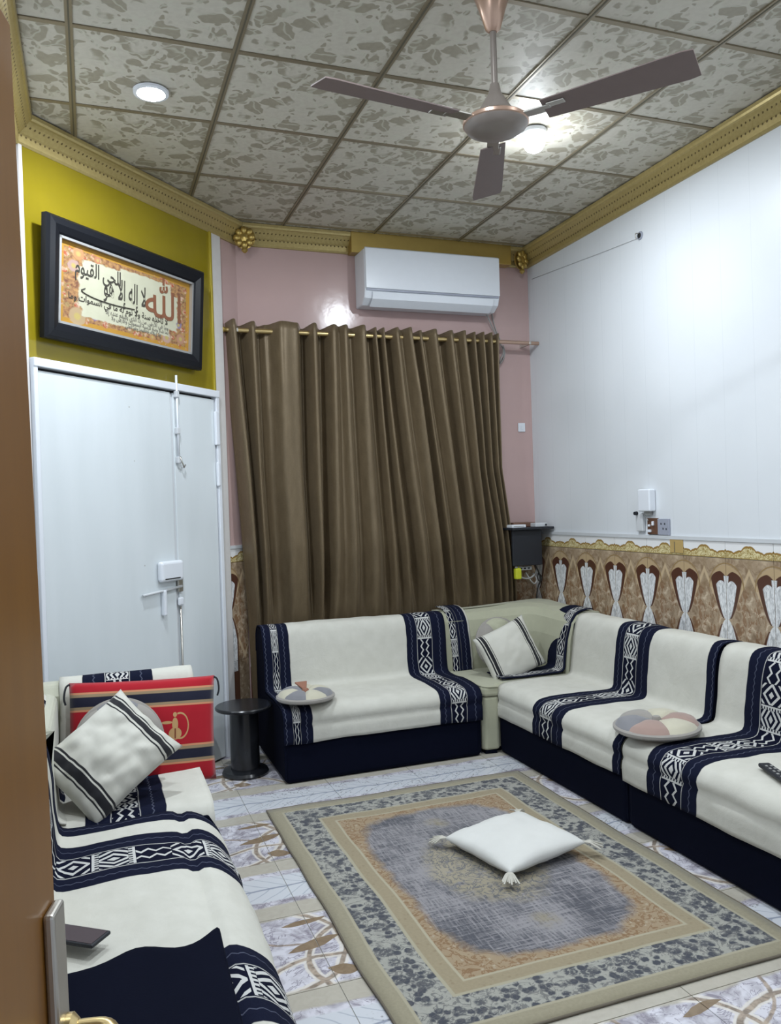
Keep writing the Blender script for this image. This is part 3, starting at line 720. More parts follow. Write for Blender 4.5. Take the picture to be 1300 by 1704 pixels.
co = mesh_obj('drape', vs, fs, MT['curtain'], cu, uvs=uv, smooth=True); m = co.modifiers.new('s', 'SOLIDIFY'); m.thickness = .004; m.offset = 0
for k, (t_, m_, b_, a_) in enumerate(FO):
    if k % 2 == 0 and abs(a_) > .3:
        pass

# ------------------------------------------------------------------ air conditioner
ac = thing('air_conditioner', 'white split air conditioner mounted high on the pink wall', 'air conditioner', (1.665, BY-.001, 2.745))
AW = .955
pf = [(0, .0), (-.13, -.005), (-.185, .030), (-.200, .075), (-.206, .10), (-.208, .32), (-.195, .345), (0, .355)]
def extr(name, prof, x0, x1, mat, par, bev=0, seg=2):
    n = len(prof); vs = [(x0, p[0], p[1]) for p in prof]+[(x1, p[0], p[1]) for p in prof]
    return mesh_obj(name, vs, [tuple(range(n)), tuple(range(n, 2*n))[::-1]]+[(i, n+i, n+(i+1) % n, (i+1) % n) for i in range(n)], mat, par, bevel=bev, seg=seg)
extr('housing', [(0, .0), (-.12, -.002), (-.178, .032), (-.196, .080), (-.198, .33), (-.185, .345), (0, .35)], 0, AW, MT['plastic'], ac, .010, 3)
extr('front_panel', [(-.199, .088), (-.211, .088), (-.213, .34), (-.200, .35), (-.190, .347), (-.199, .335)], .004, AW-.004, MT['plastic'], ac, .004)
box('panel_gap', (.01, -.203, .076), (AW-.01, -.19, .087), MT['greysock'], ac)
extr('louvre', [(-.130, -.006), (-.185, .030), (-.200, .070), (-.204, .068), (-.190, .026), (-.133, -.012)], .05, AW-.05, MT['plastic'], ac, .001)
tube('drain_hose', [(AW-.03, -.06, .0), (AW+.03, -.03, -.09), (AW+.09, -.025, -.19), (AW+.085, -.08, -.26), (AW+.05, -.085, -.31), (AW+.07, -.03, -.34), (AW+.12, -.03, -.27), (AW+.105, -.03, -.20)], .005, MT['cable'], ac, 8, smooth_it=2)
tube('power_cord', [(AW-.002, -.05, .16), (AW+.03, -.008, .10), (AW+.045, -.006, -.05), (AW+.10, -.006, -.17)], .004, MT['cable'], ac, 8, smooth_it=2)

# ------------------------------------------------------------------ fan
FZ = 2.74
fan = thing('ceiling_fan', 'three-bladed brown ceiling fan hanging from the tiled ceiling', 'fan', (1.331, 2.463, FZ))
lathe('canopy', [(.001, CH-FZ), (.072, CH-FZ), (.070, CH-FZ-.03), (.045, CH-FZ-.10), (.026, CH-FZ-.165), (.014, CH-FZ-.175), (.001, CH-FZ-.175)], MT['copper'], fan, 32)
lathe('downrod', [(.001, .10), (.011, .10), (.011, CH-FZ-.17), (.001, CH-FZ-.17)], MT['fan'], fan, 16)
lathe('motor_cover', [(.001, .13), (.016, .13), (.022, .10), (.062, .035), (.066, .022), (.001, .022)], MT['fan'], fan, 32)
lathe('motor_housing', [(.001, .024), (.085, .022), (.106, .008), (.110, -.006), (.100, -.022), (.070, -.036), (.03, -.042), (.001, -.043)], MT['fan'], fan, 40)
lathe('rim_ring', [(.104, .010), (.112, .004), (.112, -.006), (.104, -.012)], MT['copper'], fan, 40)
for an in (188, 65.7, 307.5):
    t = radians(an); mz = Matrix.Rotation(t, 4, 'Z')
    bm = bmesh.new(); add_box(bm, (.09, -.022, -.004), (.20, .022, .002)); add_box(bm, (.19, -.030, -.003), (.25, .030, .002)); bmesh.ops.transform(bm, matrix=mz, verts=bm.verts[:])
    br = from_bm('blade_bracket', bm, MT['steel'], fan, bevel=.002)
    vs = []; n = 14; top = []; 
    for i in range(n+1):
        q = i/n; x = .175+q*(.655-.175); hw = .046+.018*q
        if q > .93: hw *= .90
        tw = radians(-13)
        for s in (-1, 1):
            y = s*hw; vs.append((x, y*cos(tw), y*sin(tw)-.002)); 
    vs = [tuple(mz @ Vector(v)) for v in vs]
    fs = [(2*i, 2*i+2, 2*i+3, 2*i+1) for i in range(n)]
    b = mesh_obj('blade', vs, fs, MT['blade'], fan); m = b.modifiers.new('s', 'SOLIDIFY'); m.thickness = .004; m.offset = 0

# ------------------------------------------------------------------ lamps
def downlight(x, y, label, r=.062):
    t = thing('ceiling_downlight', label, 'lamp', (x, y, CH-.001))
    lathe('ring', [(r, 0), (r+.012, 0), (r+.010, -.010), (r, -.012)], MT['plastic'], t, 32)
    lathe('diffuser', [(.001, -.003), (r, -.003), (r-.004, -.012), (.001, -.016)], MT['led'], t, 32); return t
downlight(.29, 3.54, 'bright round white downlight in the ceiling board left of the fan')
downlight(.55, 1.75, 'round white downlight added out of frame to even the light in the near part of the room')  # added fixture for the near fill light, never in view
def bulb(x, y, label):
    t = thing('bulb_lamp', label, 'lamp', (x, y, CH-.001))
    lathe('holder', [(.001, 0), (.060, 0), (.058, -.016), (.040, -.030), (.001, -.03)], MT['plastic'], t, 32)
    lathe('bulb', [(.001, -.030), (.038, -.031), (.052, -.045), (.050, -.070), (.036, -.092), (.014, -.103), (.001, -.105)], MT['bulb'], t, 32); return t
bulb(2.04, 3.40, 'lit white bulb lamp on the ceiling right behind the fan motor')
bulb(2.05, 1.25, 'lit white bulb lamp added out of frame to even the light at the doorway end')  # added fixture that goes with the doorway fill, unseen

# ------------------------------------------------------------------ sofas
def smooth_path(pts, it=2):
    pts = [Vector((p[0], p[1])) for p in pts]
    for _ in range(it):
        q = [pts[0]]
        for i in range(len(pts)-1):
            q += [pts[i]*.78+pts[i+1]*.22, pts[i]*.22+pts[i+1]*.78]
        pts = q+[pts[-1]]
    return pts
def cloth(name, path, x0, x1, mat, parent=None, nx=40, off=.0, amp=.004, seed=0, it=2, th=.006, slant=0., wavy=0.):
    """cloth swept along x over a (y,z) path; uv metres"""
    pts = smooth_path(path, it)
    # resample
    L = [0]
    for i in range(1, len(pts)): L.append(L[-1]+(pts[i]-pts[i-1]).length)
    n = max(12, int(L[-1]/.018)); P = []
    for k in range(n+1):
        d = L[-1]*k/n; i = 0
        while i < len(L)-2 and L[i+1] < d: i += 1
        t = (d-L[i])/max(1e-9, L[i+1]-L[i]); P.append(pts[i].lerp(pts[i+1], t))
    vs, uv, fs = [], [], []
    for k in range(n+1):
        t = (P[min(k+1, n)]-P[max(k-1, 0)]).normalized(); nr = Vector((-t.y, t.x))  # left normal
        d = L[-1]*k/n
        for i in range(nx+1):
            x = x0+(x1-x0)*i/nx
            w_ = amp*(noise.noise(Vector((x*5+seed, d*5, seed)))+.5*noise.noise(Vector((x*13+seed, d*11, seed+3))))+off
            e = wavy*noise.noise(Vector((x*4+seed, 9.1, seed))) if wavy and (k == 0) else 0
            vs.append((x+slant*(d-L[-1]*.4)+.004*noise.noise(Vector((d*6, seed, i*.02))), P[k].x+nr.x*w_, P[k].y+nr.y*w_+e)); uv.append((x, d))
    for k in range(n):
        for i in range(nx): a0 = k*(nx+1)+i; fs.append((a0, a0+1, a0+nx+2, a0+nx+1))
    o = mesh_obj(name, vs, fs, mat, parent, uvs=uv, smooth=True); m = o.modifiers.new('s', 'SOLIDIFY'); m.thickness = th; m.offset = 0
    return o
def sofa(name, label, loc, rz, Wd, dep=.76, front_cream=False, backd=.28, sh=.39, bh=.755, group=None, seat_in=.008, seat_top=None):
    t = thing(name, label, 'sofa', loc, rz, group or 'low sofa sections round the room')
    box('base', (0, .0, .0), (Wd, dep, .225), MT['navy'], t, .025, 3)
    box('seat', (.004, seat_in, .225), (Wd-.004, dep-backd+.04, seat_top or sh), MT['cream'], t, .035, 4)
    extr('backrest', [(dep-backd+.045, .23), (dep-backd+.03, sh), (dep-backd+.055, bh-.06), (dep-backd+.095, bh), (dep-.08, bh), (dep-.02, bh-.06), (dep-.02, .23)], .006, Wd-.006, MT['cream'], t, .02, 3)
    for x0, x1 in ((-.003, .012), (Wd-.012, Wd+.003)):
        extr('side_panel', [(.006, .02), (.006, .33), (.03, sh-.005), (dep-backd+.02, sh), (dep-backd+.055, bh-.05), (dep-backd+.10, bh-.004), (dep-.06, bh-.004), (dep-.003, bh-.06), (dep-.003, .02)], x0, x1, MT['navy'], t, .005)
    return t
def over(dep=.76, backd=.28, sh=.39, bh=.755, hang=.215, back=.60, o=.010):
    y = dep-backd
    return [(-o-.002, hang), (-o-.004, .285), (-o+.010, .306), (-o-.004, .330), (-o, sh-.03), (.030, sh+o), (.20, sh+o+.006), (y-.03, sh+o), (y+.018, sh+o+.012), (y+.026, sh+.09), (y+.045, bh-.05), (y+.085, bh+o), (dep-.07, bh+o), (dep-.012, bh-.05), (dep-.010, back)]
# back sofa
SB = sofa('low_sofa', 'low two-seat sofa with navy base standing in front of the bronze curtain', (.912, 4.205, 0), 0, 1.145, .72)
T1 = mat_throw('throw_cloth_back', [(-.03, .045, 'n'), (.045, .085, 'p'), (.085, .15, 'n'), (.885, .955, 'n'), (.955, 1.055, 'p'), (1.055, 1.16, 'n')])
t1 = cloth('sofa_throw', over(.72), -.006, 1.150, T1, amp=.005, seed=3, wavy=.01); t1.location = (.912, 4.205, 0)
tag(t1, 'cream throw with patterned navy bands at both ends, spread over the sofa before the curtain', 'throw')
# right sofa A and B
SA = sofa('low_sofa', 'long low sofa section against the tiled wall, beside the corner seat', (2.185, 4.228, 0), -pi/2, 1.198, .75)
T2 = mat_throw('throw_cloth_a', [(.43, .50, 'n'), (.50, .62, 'p'), (.62, .72, 'n'), (1.140, 1.22, 'n')])
t2 = cloth('sofa_throw', over(.75), .004, 1.193, T2, amp=.006, seed=11, wavy=.012, slant=.03); t2.location = (2.185, 4.228, 0); t2.rotation_euler = (0, 0, -pi/2)
tag(t2, 'cream throw with one patterned navy band, on the sofa section next to the corner seat', 'throw')
SBx = sofa('low_sofa', 'nearest low sofa section on the right, running out of the frame', (2.185, 3.018, 0), -pi/2, 1.20, .75)
T3 = mat_throw('throw_cloth_b', [(.175, .26, 'n'), (.26, .385, 'p'), (.385, .47, 'n')], per=.30)
t3 = cloth('sofa_throw', over(.75, hang=.20), .004, 1.195, T3, amp=.007, seed=23, wavy=.014, slant=.035); t3.location = (2.185, 3.018, 0); t3.rotation_euler = (0, 0, -pi/2)
tag(t3, 'cream throw with a patterned navy band hanging lower, on the nearest right-hand sofa section', 'throw')

# corner seat
cs = thing('corner_sofa', 'beige corner seat with curved backrest between the two sofa runs', 'sofa', (2.072, 4.205, 0))
CW, CDp = RX-.010-2.072, 4.95-4.205
def rprism(name, poly, z0, z1, mat, par, bev=.02, seg=3): return prism(name, poly, z0, z1, mat, par, bevel=bev, seg=seg)
rprism('plinth', [(.02, .02), (.09, .01), (.10, .05), (CW-.02, .05), (CW-.02, CDp-.02), (.02, CDp-.02)], 0, .03, MT['navy'], cs, .004)
rprism('seat_base', [(.004, .03), (.02, .004), (.085, 0), (.106, .006), (.108, .034), (CW-.004, .034), (CW-.004, CDp), (.004, CDp)], .025, .33, MT['green'], cs, .012)
rprism('seat', [(.000, .02), (.02, -.004), (.09, -.006), (.107, .0), (.110, .036), (CW-.004, .036), (CW-.004, CDp), (.0, CDp)], .332, .395, MT['green'], cs, .018)
tube('piping', [(.0, .35, .394), (.0, .03, .394), (.03, -.006, .392), (.10, -.008, .390)], .006, MT['green'], cs, 8, smooth_it=2)
# swept backrest: along the back then round the corner and down the right side
pth = [(0.002, CDp-.255), (.25, CDp-.255), (.42, CDp-.265), (.53, CDp-.31), (.585, CDp-.40), (.605, CDp-.52), (.610, .05)]
pts = smooth_path(pth, 3)
outer = []
for p in pts:
    q = min(1, max(0, (p.x-.0)/.6))
    ox, oy = p.x+.0, CDp
    if p.x > .40: k = min(1, (p.x-.40)/.18); ox = .40+(CW-.404)*k if p.y > CDp-.42 else CW-.004
    if p.y < CDp-.36: oy = max(.045, CDp-(CDp-.36-p.y)*(CDp-.045)/(CDp-.36-.045))
    outer.append(Vector((min(ox, CW-.004), oy)))
n = len(pts); vs = []; fs = []
prf = [(0, .33, .03), (0, .42, .0), (.02, .60, .0), (.05, .70, .0), (.09, .745, .0), (.16, .762, .0), (.5, .765, 0), (.9, .760, 0), (1, .72, 0), (1, .33, 0)]
for i in range(n):
    hz = 1+.03*math.exp(-((i/n-.55)/.2)**2)
    for (a_, z, e) in prf:
        if a_ <= .16:
            dv = (outer[i]-pts[i]).normalized(); P_ = pts[i]+dv*(a_*.9)
        else: P_ = pts[i].lerp(outer[i], max(a_, .5) if a_ < 1 else 1)
        vs.append((P_.x, P_.y, z*(hz if z > .5 else 1)))
k = len(prf)
for i in range(n-1):
    for j in range(k-1): fs.append((i*k+j, i*k+j+1, (i+1)*k+j+1, (i+1)*k+j))
fs.append(tuple(range(k))[::-1]); fs.append(tuple((n-1)*k+j for j in range(k)))
mesh_obj('backrest', vs, fs, MT['green'], cs, smooth=False, bevel=.006)
T4 = mat_throw('corner_runner_cloth', [(0, .055, 'p'), (.055, .075, 'n'), (.075, .14, 'n')], per=.30)
y_ = CDp-.255
r1 = cloth('corner_runner', [(y_-.02, .398), (y_-.008, .402), (y_-.006, .45), (y_+.014, .60), (y_+.05, .71), (y_+.095, .762), (y_+.16, .778), (CDp-.01, .778)], .012, .15, T4, nx=10, amp=.002, seed=5)
r1.location = (2.098, 4.205, 0); tag(r1, 'narrow patterned navy strip draped over the left end of the corner seat back', 'throw')
T5 = mat_throw('corner_runner_cloth_right', [(-.1, .10, 'n'), (.10, .18, 'p'), (.18, .26, 'n')], per=.30)
xr = .610
r2 = cloth('corner_runner', [(.17, .412), (.35, .408), (.50, .408), (xr-.012, .412), (xr-.008, .47), (xr+.012, .60), (xr+.045, .71), (xr+.09, .765), (xr+.16, .780), (xr+.20, .778)], .0, .20, T5, nx=14, amp=.003, seed=8, slant=.0)
r2.location = (2.072, 4.205+.275, 0); r2.rotation_euler = (0, 0, -pi/2)
# local y of the cloth runs to +x of the room, its width towards the camera
tag(r2, 'patterned navy strip draped over the right side of the corner seat and onto its cushion', 'throw')

# left: unit 1 facing the camera, with left side back ; unit 2 long sofa along the left wall
U1 = thing('corner_sofa', 'low corner section at the far end of the left-hand sofa, by the steel door', 'sofa', (LX+.012, 2.965, 0))
UW, UD = .635, .70
box('base', (0, 0, 0), (UW, UD, .23), MT['navy'], U1, .03, 3)
box('seat', (.004, .004, .225), (UW-.004, UD-.12, .39), MT['cream'], U1, .05, 4)
extr('backrest', [(UD-.17, .24), (UD-.165, .40), (UD-.14, .73), (UD-.10, .775), (UD-.03, .775), (UD, .73), (UD, .24)], .0, UW+.01, MT['cream'], U1, .02, 3)
box('side_backrest', (0, .01, .24), (.105, UD-.12, .745), MT['cream'], U1, .035, 4)
T6 = mat_throw('left_corner_cloth', [(.20, .285, 'n'), (.285, .385, 'p'), (.385, .475, 'n')], per=.16)
yb = UD-.17
t6 = cloth('sofa_throw', [(-.008, .25), (-.012, .35), (.02, .398), (.10, .404), (.3, .405), (yb-.02, .404), (yb-.012, .43), (yb+.02, .73), (yb+.06, .788), (UD-.03, .788), (UD+.012, .73), (UD+.012, .55)], .112, UW+.004, T6, nx=24, amp=.003, seed=31)
t6.location = (LX+.012, 2.965, 0); tag(t6, 'cream throw with a patterned navy middle band, on the seat under the red cushion', 'throw')
T7 = mat_throw('left_side_cloth', [(.22, .40, 'n'), (.30, .34, 'p')], per=.2)
t7 = cloth('side_throw', [(-.02, .402), (.01, .408), (.012, .45), (.03, .70), (.06, .758), (.118, .756), (.122, .60)], .0, .5, T7, nx=24, amp=.003, seed=33)
t7.location = (LX+.012+.122, 2.985, 0); t7.rotation_euler = (0, 0, pi/2)
tag(t7, 'cream and navy cover over the side back of the far left corner section', 'throw')
# unit 2
U2L = 1.78
U2 = sofa('low_sofa', 'long low sofa along the left wall, its near end cut by the frame', (.385, 2.955-U2L, 0), pi/2, U2L, .640, backd=.115, sh=.375, bh=.72, seat_in=.035, seat_top=.325)
T8 = mat_throw('left_long_cloth', [(.50, .59, 'n'), (.59, .735, 'p'), (.735, .825, 'n'), (1.295, 1.375, 'n'), (1.375, 1.515, 'p'), (1.515, 1.605, 'n'), (1.705, 1.80, 'n')], per=.34)
lp = [(-.018, .20), (-.020, .27), (.002, .325), (.050, .372), (.100, .394), (.130, .378), (.155, .398), (.25, .402), (.42, .395), (.512, .392), (.530, .42), (.540, .60), (.560, .71), (.580, .738), (.615, .738), (.642, .66), (.642, .4)]
t8 = cloth('sofa_throw', lp, -.004, U2L, T8, nx=90, amp=.007, seed=41, it=2, wavy=.01)
t8.location = (.385, 2.955-U2L, 0); t8.rotation_euler = (0, 0, pi/2)
tag(t8, 'long cream throw with two patterned navy bands covering the left-hand sofa', 'throw')

# ------------------------------------------------------------------ pillows
def pillow(name, w_, h_, t_, mat, parent=None, n=26, seed=0, pinch=.10, wr=.006, uvm=1.):
    vs, uv, fs = [], [], []
    for s in (1, -1):
        for j in range(n+1):
            for i in range(n+1):
                u = i/n*2-1; v = j/n*2-1
                px = u*(1-pinch*(1-v*v)*abs(u)**3*.9); py = v*(1-pinch*(1-u*u)*abs(v)**3*.9)
                pz = ((1-u*u)**.45*(1-v*v)**.45)*t_/2
                wn = wr*(noise.noise(Vector((u*2.3+seed, v*2.3, s)))+.6*noise.noise(Vector((u*5+seed, v*5, s+4))))*min(1, (1-u*u)*(1-v*v)*6)
                vs.append((px*w_/2, py*h_/2, s*pz+s*wn+(.004*noise.noise(Vector((u*2, v*2, seed)))))); uv.append(((u+1)/2*(w_ if uvm == 'm' else 1), (v+1)/2*(h_ if uvm == 'm' else 1)))
    N = (n+1)*(n+1)
    for s in (0, 1):
        for j in range(n):
            for i in range(n):
                a0 = s*N+j*(n+1)+i; f = (a0, a0+1, a0+n+2, a0+n+1); fs.append(f if s == 0 else f[::-1])
    bmx = bmesh.new()
    me_o = mesh_obj(name, vs, fs, mat, parent, uvs=uv, smooth=True)
    bmx.from_mesh(me_o.data); bmesh.ops.remove_doubles(bmx, verts=bmx.verts[:], dist=.0006); bmx.to_mesh(me_o.data); bmx.free()
    return me_o
def place(o, center, xdir, ydir):
    """orient local x along xdir and local y roughly along ydir"""
    x = Vector(xdir).normalized(); z = x.cross(Vector(ydir)).normalized(); y = z.cross(x)
    mm = Matrix((x, y, z)).transposed().to_4x4(); mm.translation = Vector(center); o.matrix_world = mm
    return o
BK = (.018, .018, .022)
def strp(pairs): return [(p, q, BK) for p, q in pairs]
MS1 = mat_stripes('striped_cotton', strp([(.06, .085), (.10, .155), (.17, .18), (.79, .80), (.82, .875), (.89, .915)])).m
# red cushion
rc = thing('red_cushion', 'large flat red woven cushion with black and tan stripes and embroidered coffee pot', 'cushion')
ro = pillow('cover', .575, .42, .085, MT['red'], rc, 24, 3, .03, .004, 'm')
for sx in (-1, 1):
    vs = [(sx*.285, .205, 0), (sx*.300, .195, .004), (sx*.306, .15, .004), (sx*.298, .125, 0)]
    tube('corner_tie', vs, .004, MT['blacksoft'], rc, 6, smooth_it=2)
place(rc, (.170, 3.440, .568), (1, .05, -.055), (0, .22, 1))
# grey round one behind
def round_cushion(name, label, loc, rz, R=.17, h=.055, mats=('petal1', 'petal2', 'petal3', 'petal4'), n=6, hollow=False, tilt=None, button='petal4'):
    t = thing(name, label, 'cushion', loc, rz)
    for k in range(n):
        a0, a1 = 2*pi*k/n, 2*pi*(k+1)/n; na, nr = 8, 9; vs, fs = [], []
        for s in (1, -1):
            for j in range(nr+1):
                rr = j/nr
                for i in range(na+1):
                    q = i/na; an = a0+(a1-a0)*q
                    puff = sin(pi*q)**.5*.30+.70
                    zz = h*(max(0, 1-rr**4))**.5*(.42+.58*min(1, rr*2.2))*puff*(1 if s > 0 else .55)
                    Rr = R*(.97+.03*sin(pi*q)**.5)
                    vs.append((rr*Rr*cos(an), rr*Rr*sin(an), s*zz*.9+h*.5))
        N = (nr+1)*(na+1)
        for s in (0, 1):
            for j in range(nr):
                for i in range(na):
                    b0 = s*N+j*(na+1)+i; f = (b0, b0+na+1, b0+na+2, b0+1); fs.append(f if s == 0 else f[::-1])
        mesh_obj('petal', vs, fs, MT[mats[k % len(mats)]], t, smooth=True)
    lathe('piping', [(R-.004, .012), (R+.004, .020), (R+.004, .030), (R-.004, .036)], MT['petal4'], t, 48)
    lathe('button', [(.001, h*.5), (.020, h*.5), (.024, h*.9), (.016, h*1.25), (.001, h*1.3)], MT[button], t, 20)
    return t
rcu = round_cushion('round_cushion', 'round petal cushion in rose, grey and cream lying on the right-hand sofa', (2.325, 2.985, .412), radians(20), .185, .055, ('petal2', 'petal4', 'petal1', 'petal3', 'petal2', 'petal3'), 6)
rcu.rotation_euler = (radians(0), radians(-2), radians(10))
rc2 = round_cushion('round_cushion', 'round petal cushion with terracotta top on the left end of the curtain-side sofa', (1.055, 4.30, .412), radians(0), .155, .052, ('petal2', 'petal2', 'petal1', 'petal2', 'petal1', 'petal2', 'petal1'), 7, button='terracotta')
vs = [(-.035, .10, .075), (.035, .10, .075), (.012, .02, .058), (-.012, .02, .058), (-.035, .10, .085), (.035, .10, .085), (.012, .02, .066), (-.012, .02, .066)]
mesh_obj('terracotta_leaf', vs, [(3, 2, 1, 0), (4, 5, 6, 7), (0, 1, 5, 4), (1, 2, 6, 5), (2, 3, 7, 6), (3, 0, 4, 7)], MT['terracotta'], rc2, bevel=.003)
rc3 = round_cushion('round_cushion', 'grey round petal cushion standing behind the white pillow against the red cushion', (0, 0, 0), 0, .165, .06, ('petal4', 'petal1'), 6)
place(rc3, (.07, 3.335, .565), (1, .1, .0), (0, .30, 1))
rc4 = round_cushion('round_cushion', 'grey round cushion standing against the corner seat back behind a striped pillow', (0, 0, 0), 0, .165, .06, ('petal4', 'green', 'petal4'), 6)
place(rc4, (2.385, 4.60, .555), (1, .05, 0), (0, .30, 1))
# striped pillows
pc = thing('striped_pillow', 'square white pillow with black stripe pairs leaning in the corner seat', 'pillow')
pillow('cover', .38, .33, .11, MS1, pc, 26, 5, .06, .006)
place(pc, (2.372, 4.420, .538), (1, .02, .13), (.10, .30, 1)); pc.rotation_euler.rotate_axis('Z', radians(12))
MS2 = mat_stripes('striped_cotton_left', strp([(.09, .105), (.12, .20), (.215, .235), (.79, .805), (.825, .885), (.90, .915)])).m
p2 = thing('striped_pillow', 'slouching white pillow with black stripes piled in front of the red cushion', 'pillow')
po = pillow('cover', .41, .33, .16, MS2, p2, 34, 9, .07, .020)
place(p2, (.030, 3.140, .575), (1, .05, .0), (-.05, .75, 1)); p2.rotation_euler.rotate_axis('Z', radians(38))
# floor pillow
pf_ = thing('floor_pillow', 'white tasselled pillow lying on the grey field of the rug', 'pillow')
pillow('cover', .42, .42, .105, MT['white_fab'], pf_, 26, 15, .05, .006)
for (sx, sy) in ((-1, -1), (1, -1), (-1, 1), (1, 1)):
    bm = bmesh.new()
    for k in range(9):
        a_ = radians(-35+k*9); d_ = Vector((sx*cos(pi/4+a_*.8), sy*sin(pi/4+a_*.8), 0)); b0 = Vector((sx*.197, sy*.197, .0))
        q = [b0, b0+d_*.03+Vector((0, 0, .002)), b0+d_*(.055+.01*(k % 3))+Vector((0, 0, -.012))]
        for i in range(2):
            mv = (q[i]+q[i+1])/2; dv = (q[i+1]-q[i]); rr = bmesh.ops.create_cube(bm, size=1)
            mt = Matrix.Translation(mv) @ dv.to_track_quat('X', 'Z').to_matrix().to_4x4() @ Matrix.Diagonal((dv.length*1.1, .006, .005, 1))
            bmesh.ops.transform(bm, matrix=mt, verts=rr['verts'])
    from_bm('tassel', bm, MT['tassel'], pf_)
pf_.location = (1.590, 2.975, .058); pf_.rotation_euler = (0, radians(-2), radians(13))

# dark navy cloth over the near end of the left sofa
outl = [(-.24, 1.985), (-.17, 1.945), (-.095, 1.935), (-.025, 1.940), (.02, 1.975), (.062, 2.005), (.105, 1.985), (.149, 1.950), (.19, 1.955), (.225, 1.985), (.262, 2.030)]
vs, fs, uv = [], [], []; NYc = 22
for i, (x, y) in enumerate([(a_[0], a_[1]) for a_ in outl]):
    for j in range(NYc+1):
        q = j/NYc; yy = y+(1.20-y)*q; xx = x+(.012*q if i < len(outl)-1 else -.02*q)
        zz = .418+.010*(1-q)*noise.noise(Vector((x*6, yy*5, 2)))+.018*math.exp(-q*9)*(1 if i else .5)
        vs.append((xx, yy, zz))
for i in range(len(outl)-1):
    for j in range(NYc): b0 = i*(NYc+1)+j; fs.append((b0, b0+1, b0+NYc+2, b0+NYc+1))
nc = mesh_obj('navy_cover', vs, fs, MT['navy'], smooth=True); m = nc.modifiers.new('s', 'SOLIDIFY'); m.thickness = .012; m.offset = 0; m = nc.modifiers.new('u', 'SUBSURF'); m.levels = m.render_levels = 1
tag(nc, 'plain dark navy cover with a wavy edge on the near left-hand sofa', 'cover')
def slab(name, label, cat, c, L, Wd, th, rz, body, face, loc_z):
    t = thing(name, label, cat, (c[0], c[1], loc_z), rz); box('body', (-L/2, -Wd/2, 0), (L/2, Wd/2, th), body, t, .004, 3)
    f = box('screen', (-L/2+.006, -Wd/2+.005, th), (L/2-.006, Wd/2-.005, th+.0008), face, t); return t
ph_ = slab('mobile_phone', 'dark phone with a reddish screen lying on the white seat beside the door handle', 'phone', (-.07, 2.125), .15, .072, .010, radians(-38), MT['blacksoft'], MT['redgloss'], .425)
rm = thing('remote_control', 'slim black remote control on the nearest right-hand sofa at the frame edge', 'remote', (2.325, 2.315, .418), radians(70))
box('body', (-.10, -.022, 0), (.10, .022, .016), MT['blacksoft'], rm, .006, 3)
for k in range(5):
    for l in (-1, 1): box('button', (-.07+k*.03, l*.009-.004, .016), (-.058+k*.03, l*.009+.004, .018), MT['cable'], rm)

# ------------------------------------------------------------------ rug
RW, RL = 1.36, 1.90
vs, fs, uv = [], [], []; nx, ny = 34, 46
for j in range(ny+1):
    for i in range(nx+1):
        x = RW*i/nx; y = RL*j/ny
        e = min(x, RW-x, y, RL-y); z = .007+.0045*max(0, noise.noise(Vector((x*5, y*5, 2))))
        wx = .010*noise.noise(Vector((y*3, 1, x*.4))); wy = .012*noise.noise(Vector((x*3, 7, y*.4)))
        vs.append((x+wx, y+wy, z)); uv.append((x, y))
for j in range(ny):
    for i in range(nx): b0 = j*(nx+1)+i; fs.append((b0, b0+1, b0+nx+2, b0+nx+1))
rug = thing('rug', 'faded grey rug with floral border lying on the patterned floor between the sofas', 'rug', (.742, 1.975, 0))
rg = mesh_obj('pile', vs, fs, mat_rug(RW, RL), rug, uvs=uv, smooth=True); m = rg.modifiers.new('s', 'SOLIDIFY'); m.thickness = .006; m.offset = -1
bd = [vs[i] for i in range(nx+1)]+[vs[j*(nx+1)+nx] for j in range(1, ny+1)]+[vs[ny*(nx+1)+i] for i in range(nx-1, -1, -1)]+[vs[j*(nx+1)] for j in range(ny-1, -1, -1)]
tube('edge_binding', [(p[0], p[1], p[2]-.002) for p in bd], .0042, plain('rug_binding', (.14, .12, .09), .9), rug, 6)

# ------------------------------------------------------------------ pedestal table
pt = thing('side_table', 'small round black pedestal table between the curtain and the left sofa', 'table', (.752, 4.50, 0))
lathe('base', [(.001, 0), (.125, 0), (.128, .012), (.120, .026), (.088, .034), (.001, .036)], MT['black'], pt, 40)
lathe('column', [(.001, .03), (.080, .03), (.078, .36), (.001, .36)], MT['black'], pt, 40)
lathe('table_top', [(.001, .36), (.150, .36), (.156, .366), (.156, .374), (.150, .380), (.001, .380)], MT['black'], pt, 48)

# ------------------------------------------------------------------ corner shelf
sh = thing('corner_shelf', 'black wall shelf with a hanging front panel in the corner right of the curtain', 'shelf', (0, 0, 0))
box('board', (2.625, 4.80, 1.262), (2.945, 5.05, 1.278), MT['blacksoft'], sh, .003)
box('front_panel', (2.64, 4.83, 1.02), (2.865, 4.852, 1.262), MT['blacksoft'], sh, .006, 3)
box('side_panel', (2.845, 4.852, 1.04), (2.862, 5.052, 1.262), MT['blacksoft'], sh, .003)
o = thing('router_box', 'flat white box lying on the left of the black corner shelf', 'box', (2.685, 4.865, 1.278)); box('body', (-.05, -.045, 0), (.055, .045, .020), MT['plastic'], o, .004, 3); box('vent', (-.04, -.046, .007), (.04, -.045, .012), MT['cable'], o)
o = thing('set_top_box', 'flat dark device at the back of the black corner shelf', 'box', (2.775, 4.96, 1.278)); box('body', (-.085, -.06, 0), (.085, .06, .032), MT['brownsock'], o, .006, 3); box('foot', (-.07, -.05, -.0), (.07, .05, .003), MT['blacksoft'], o)
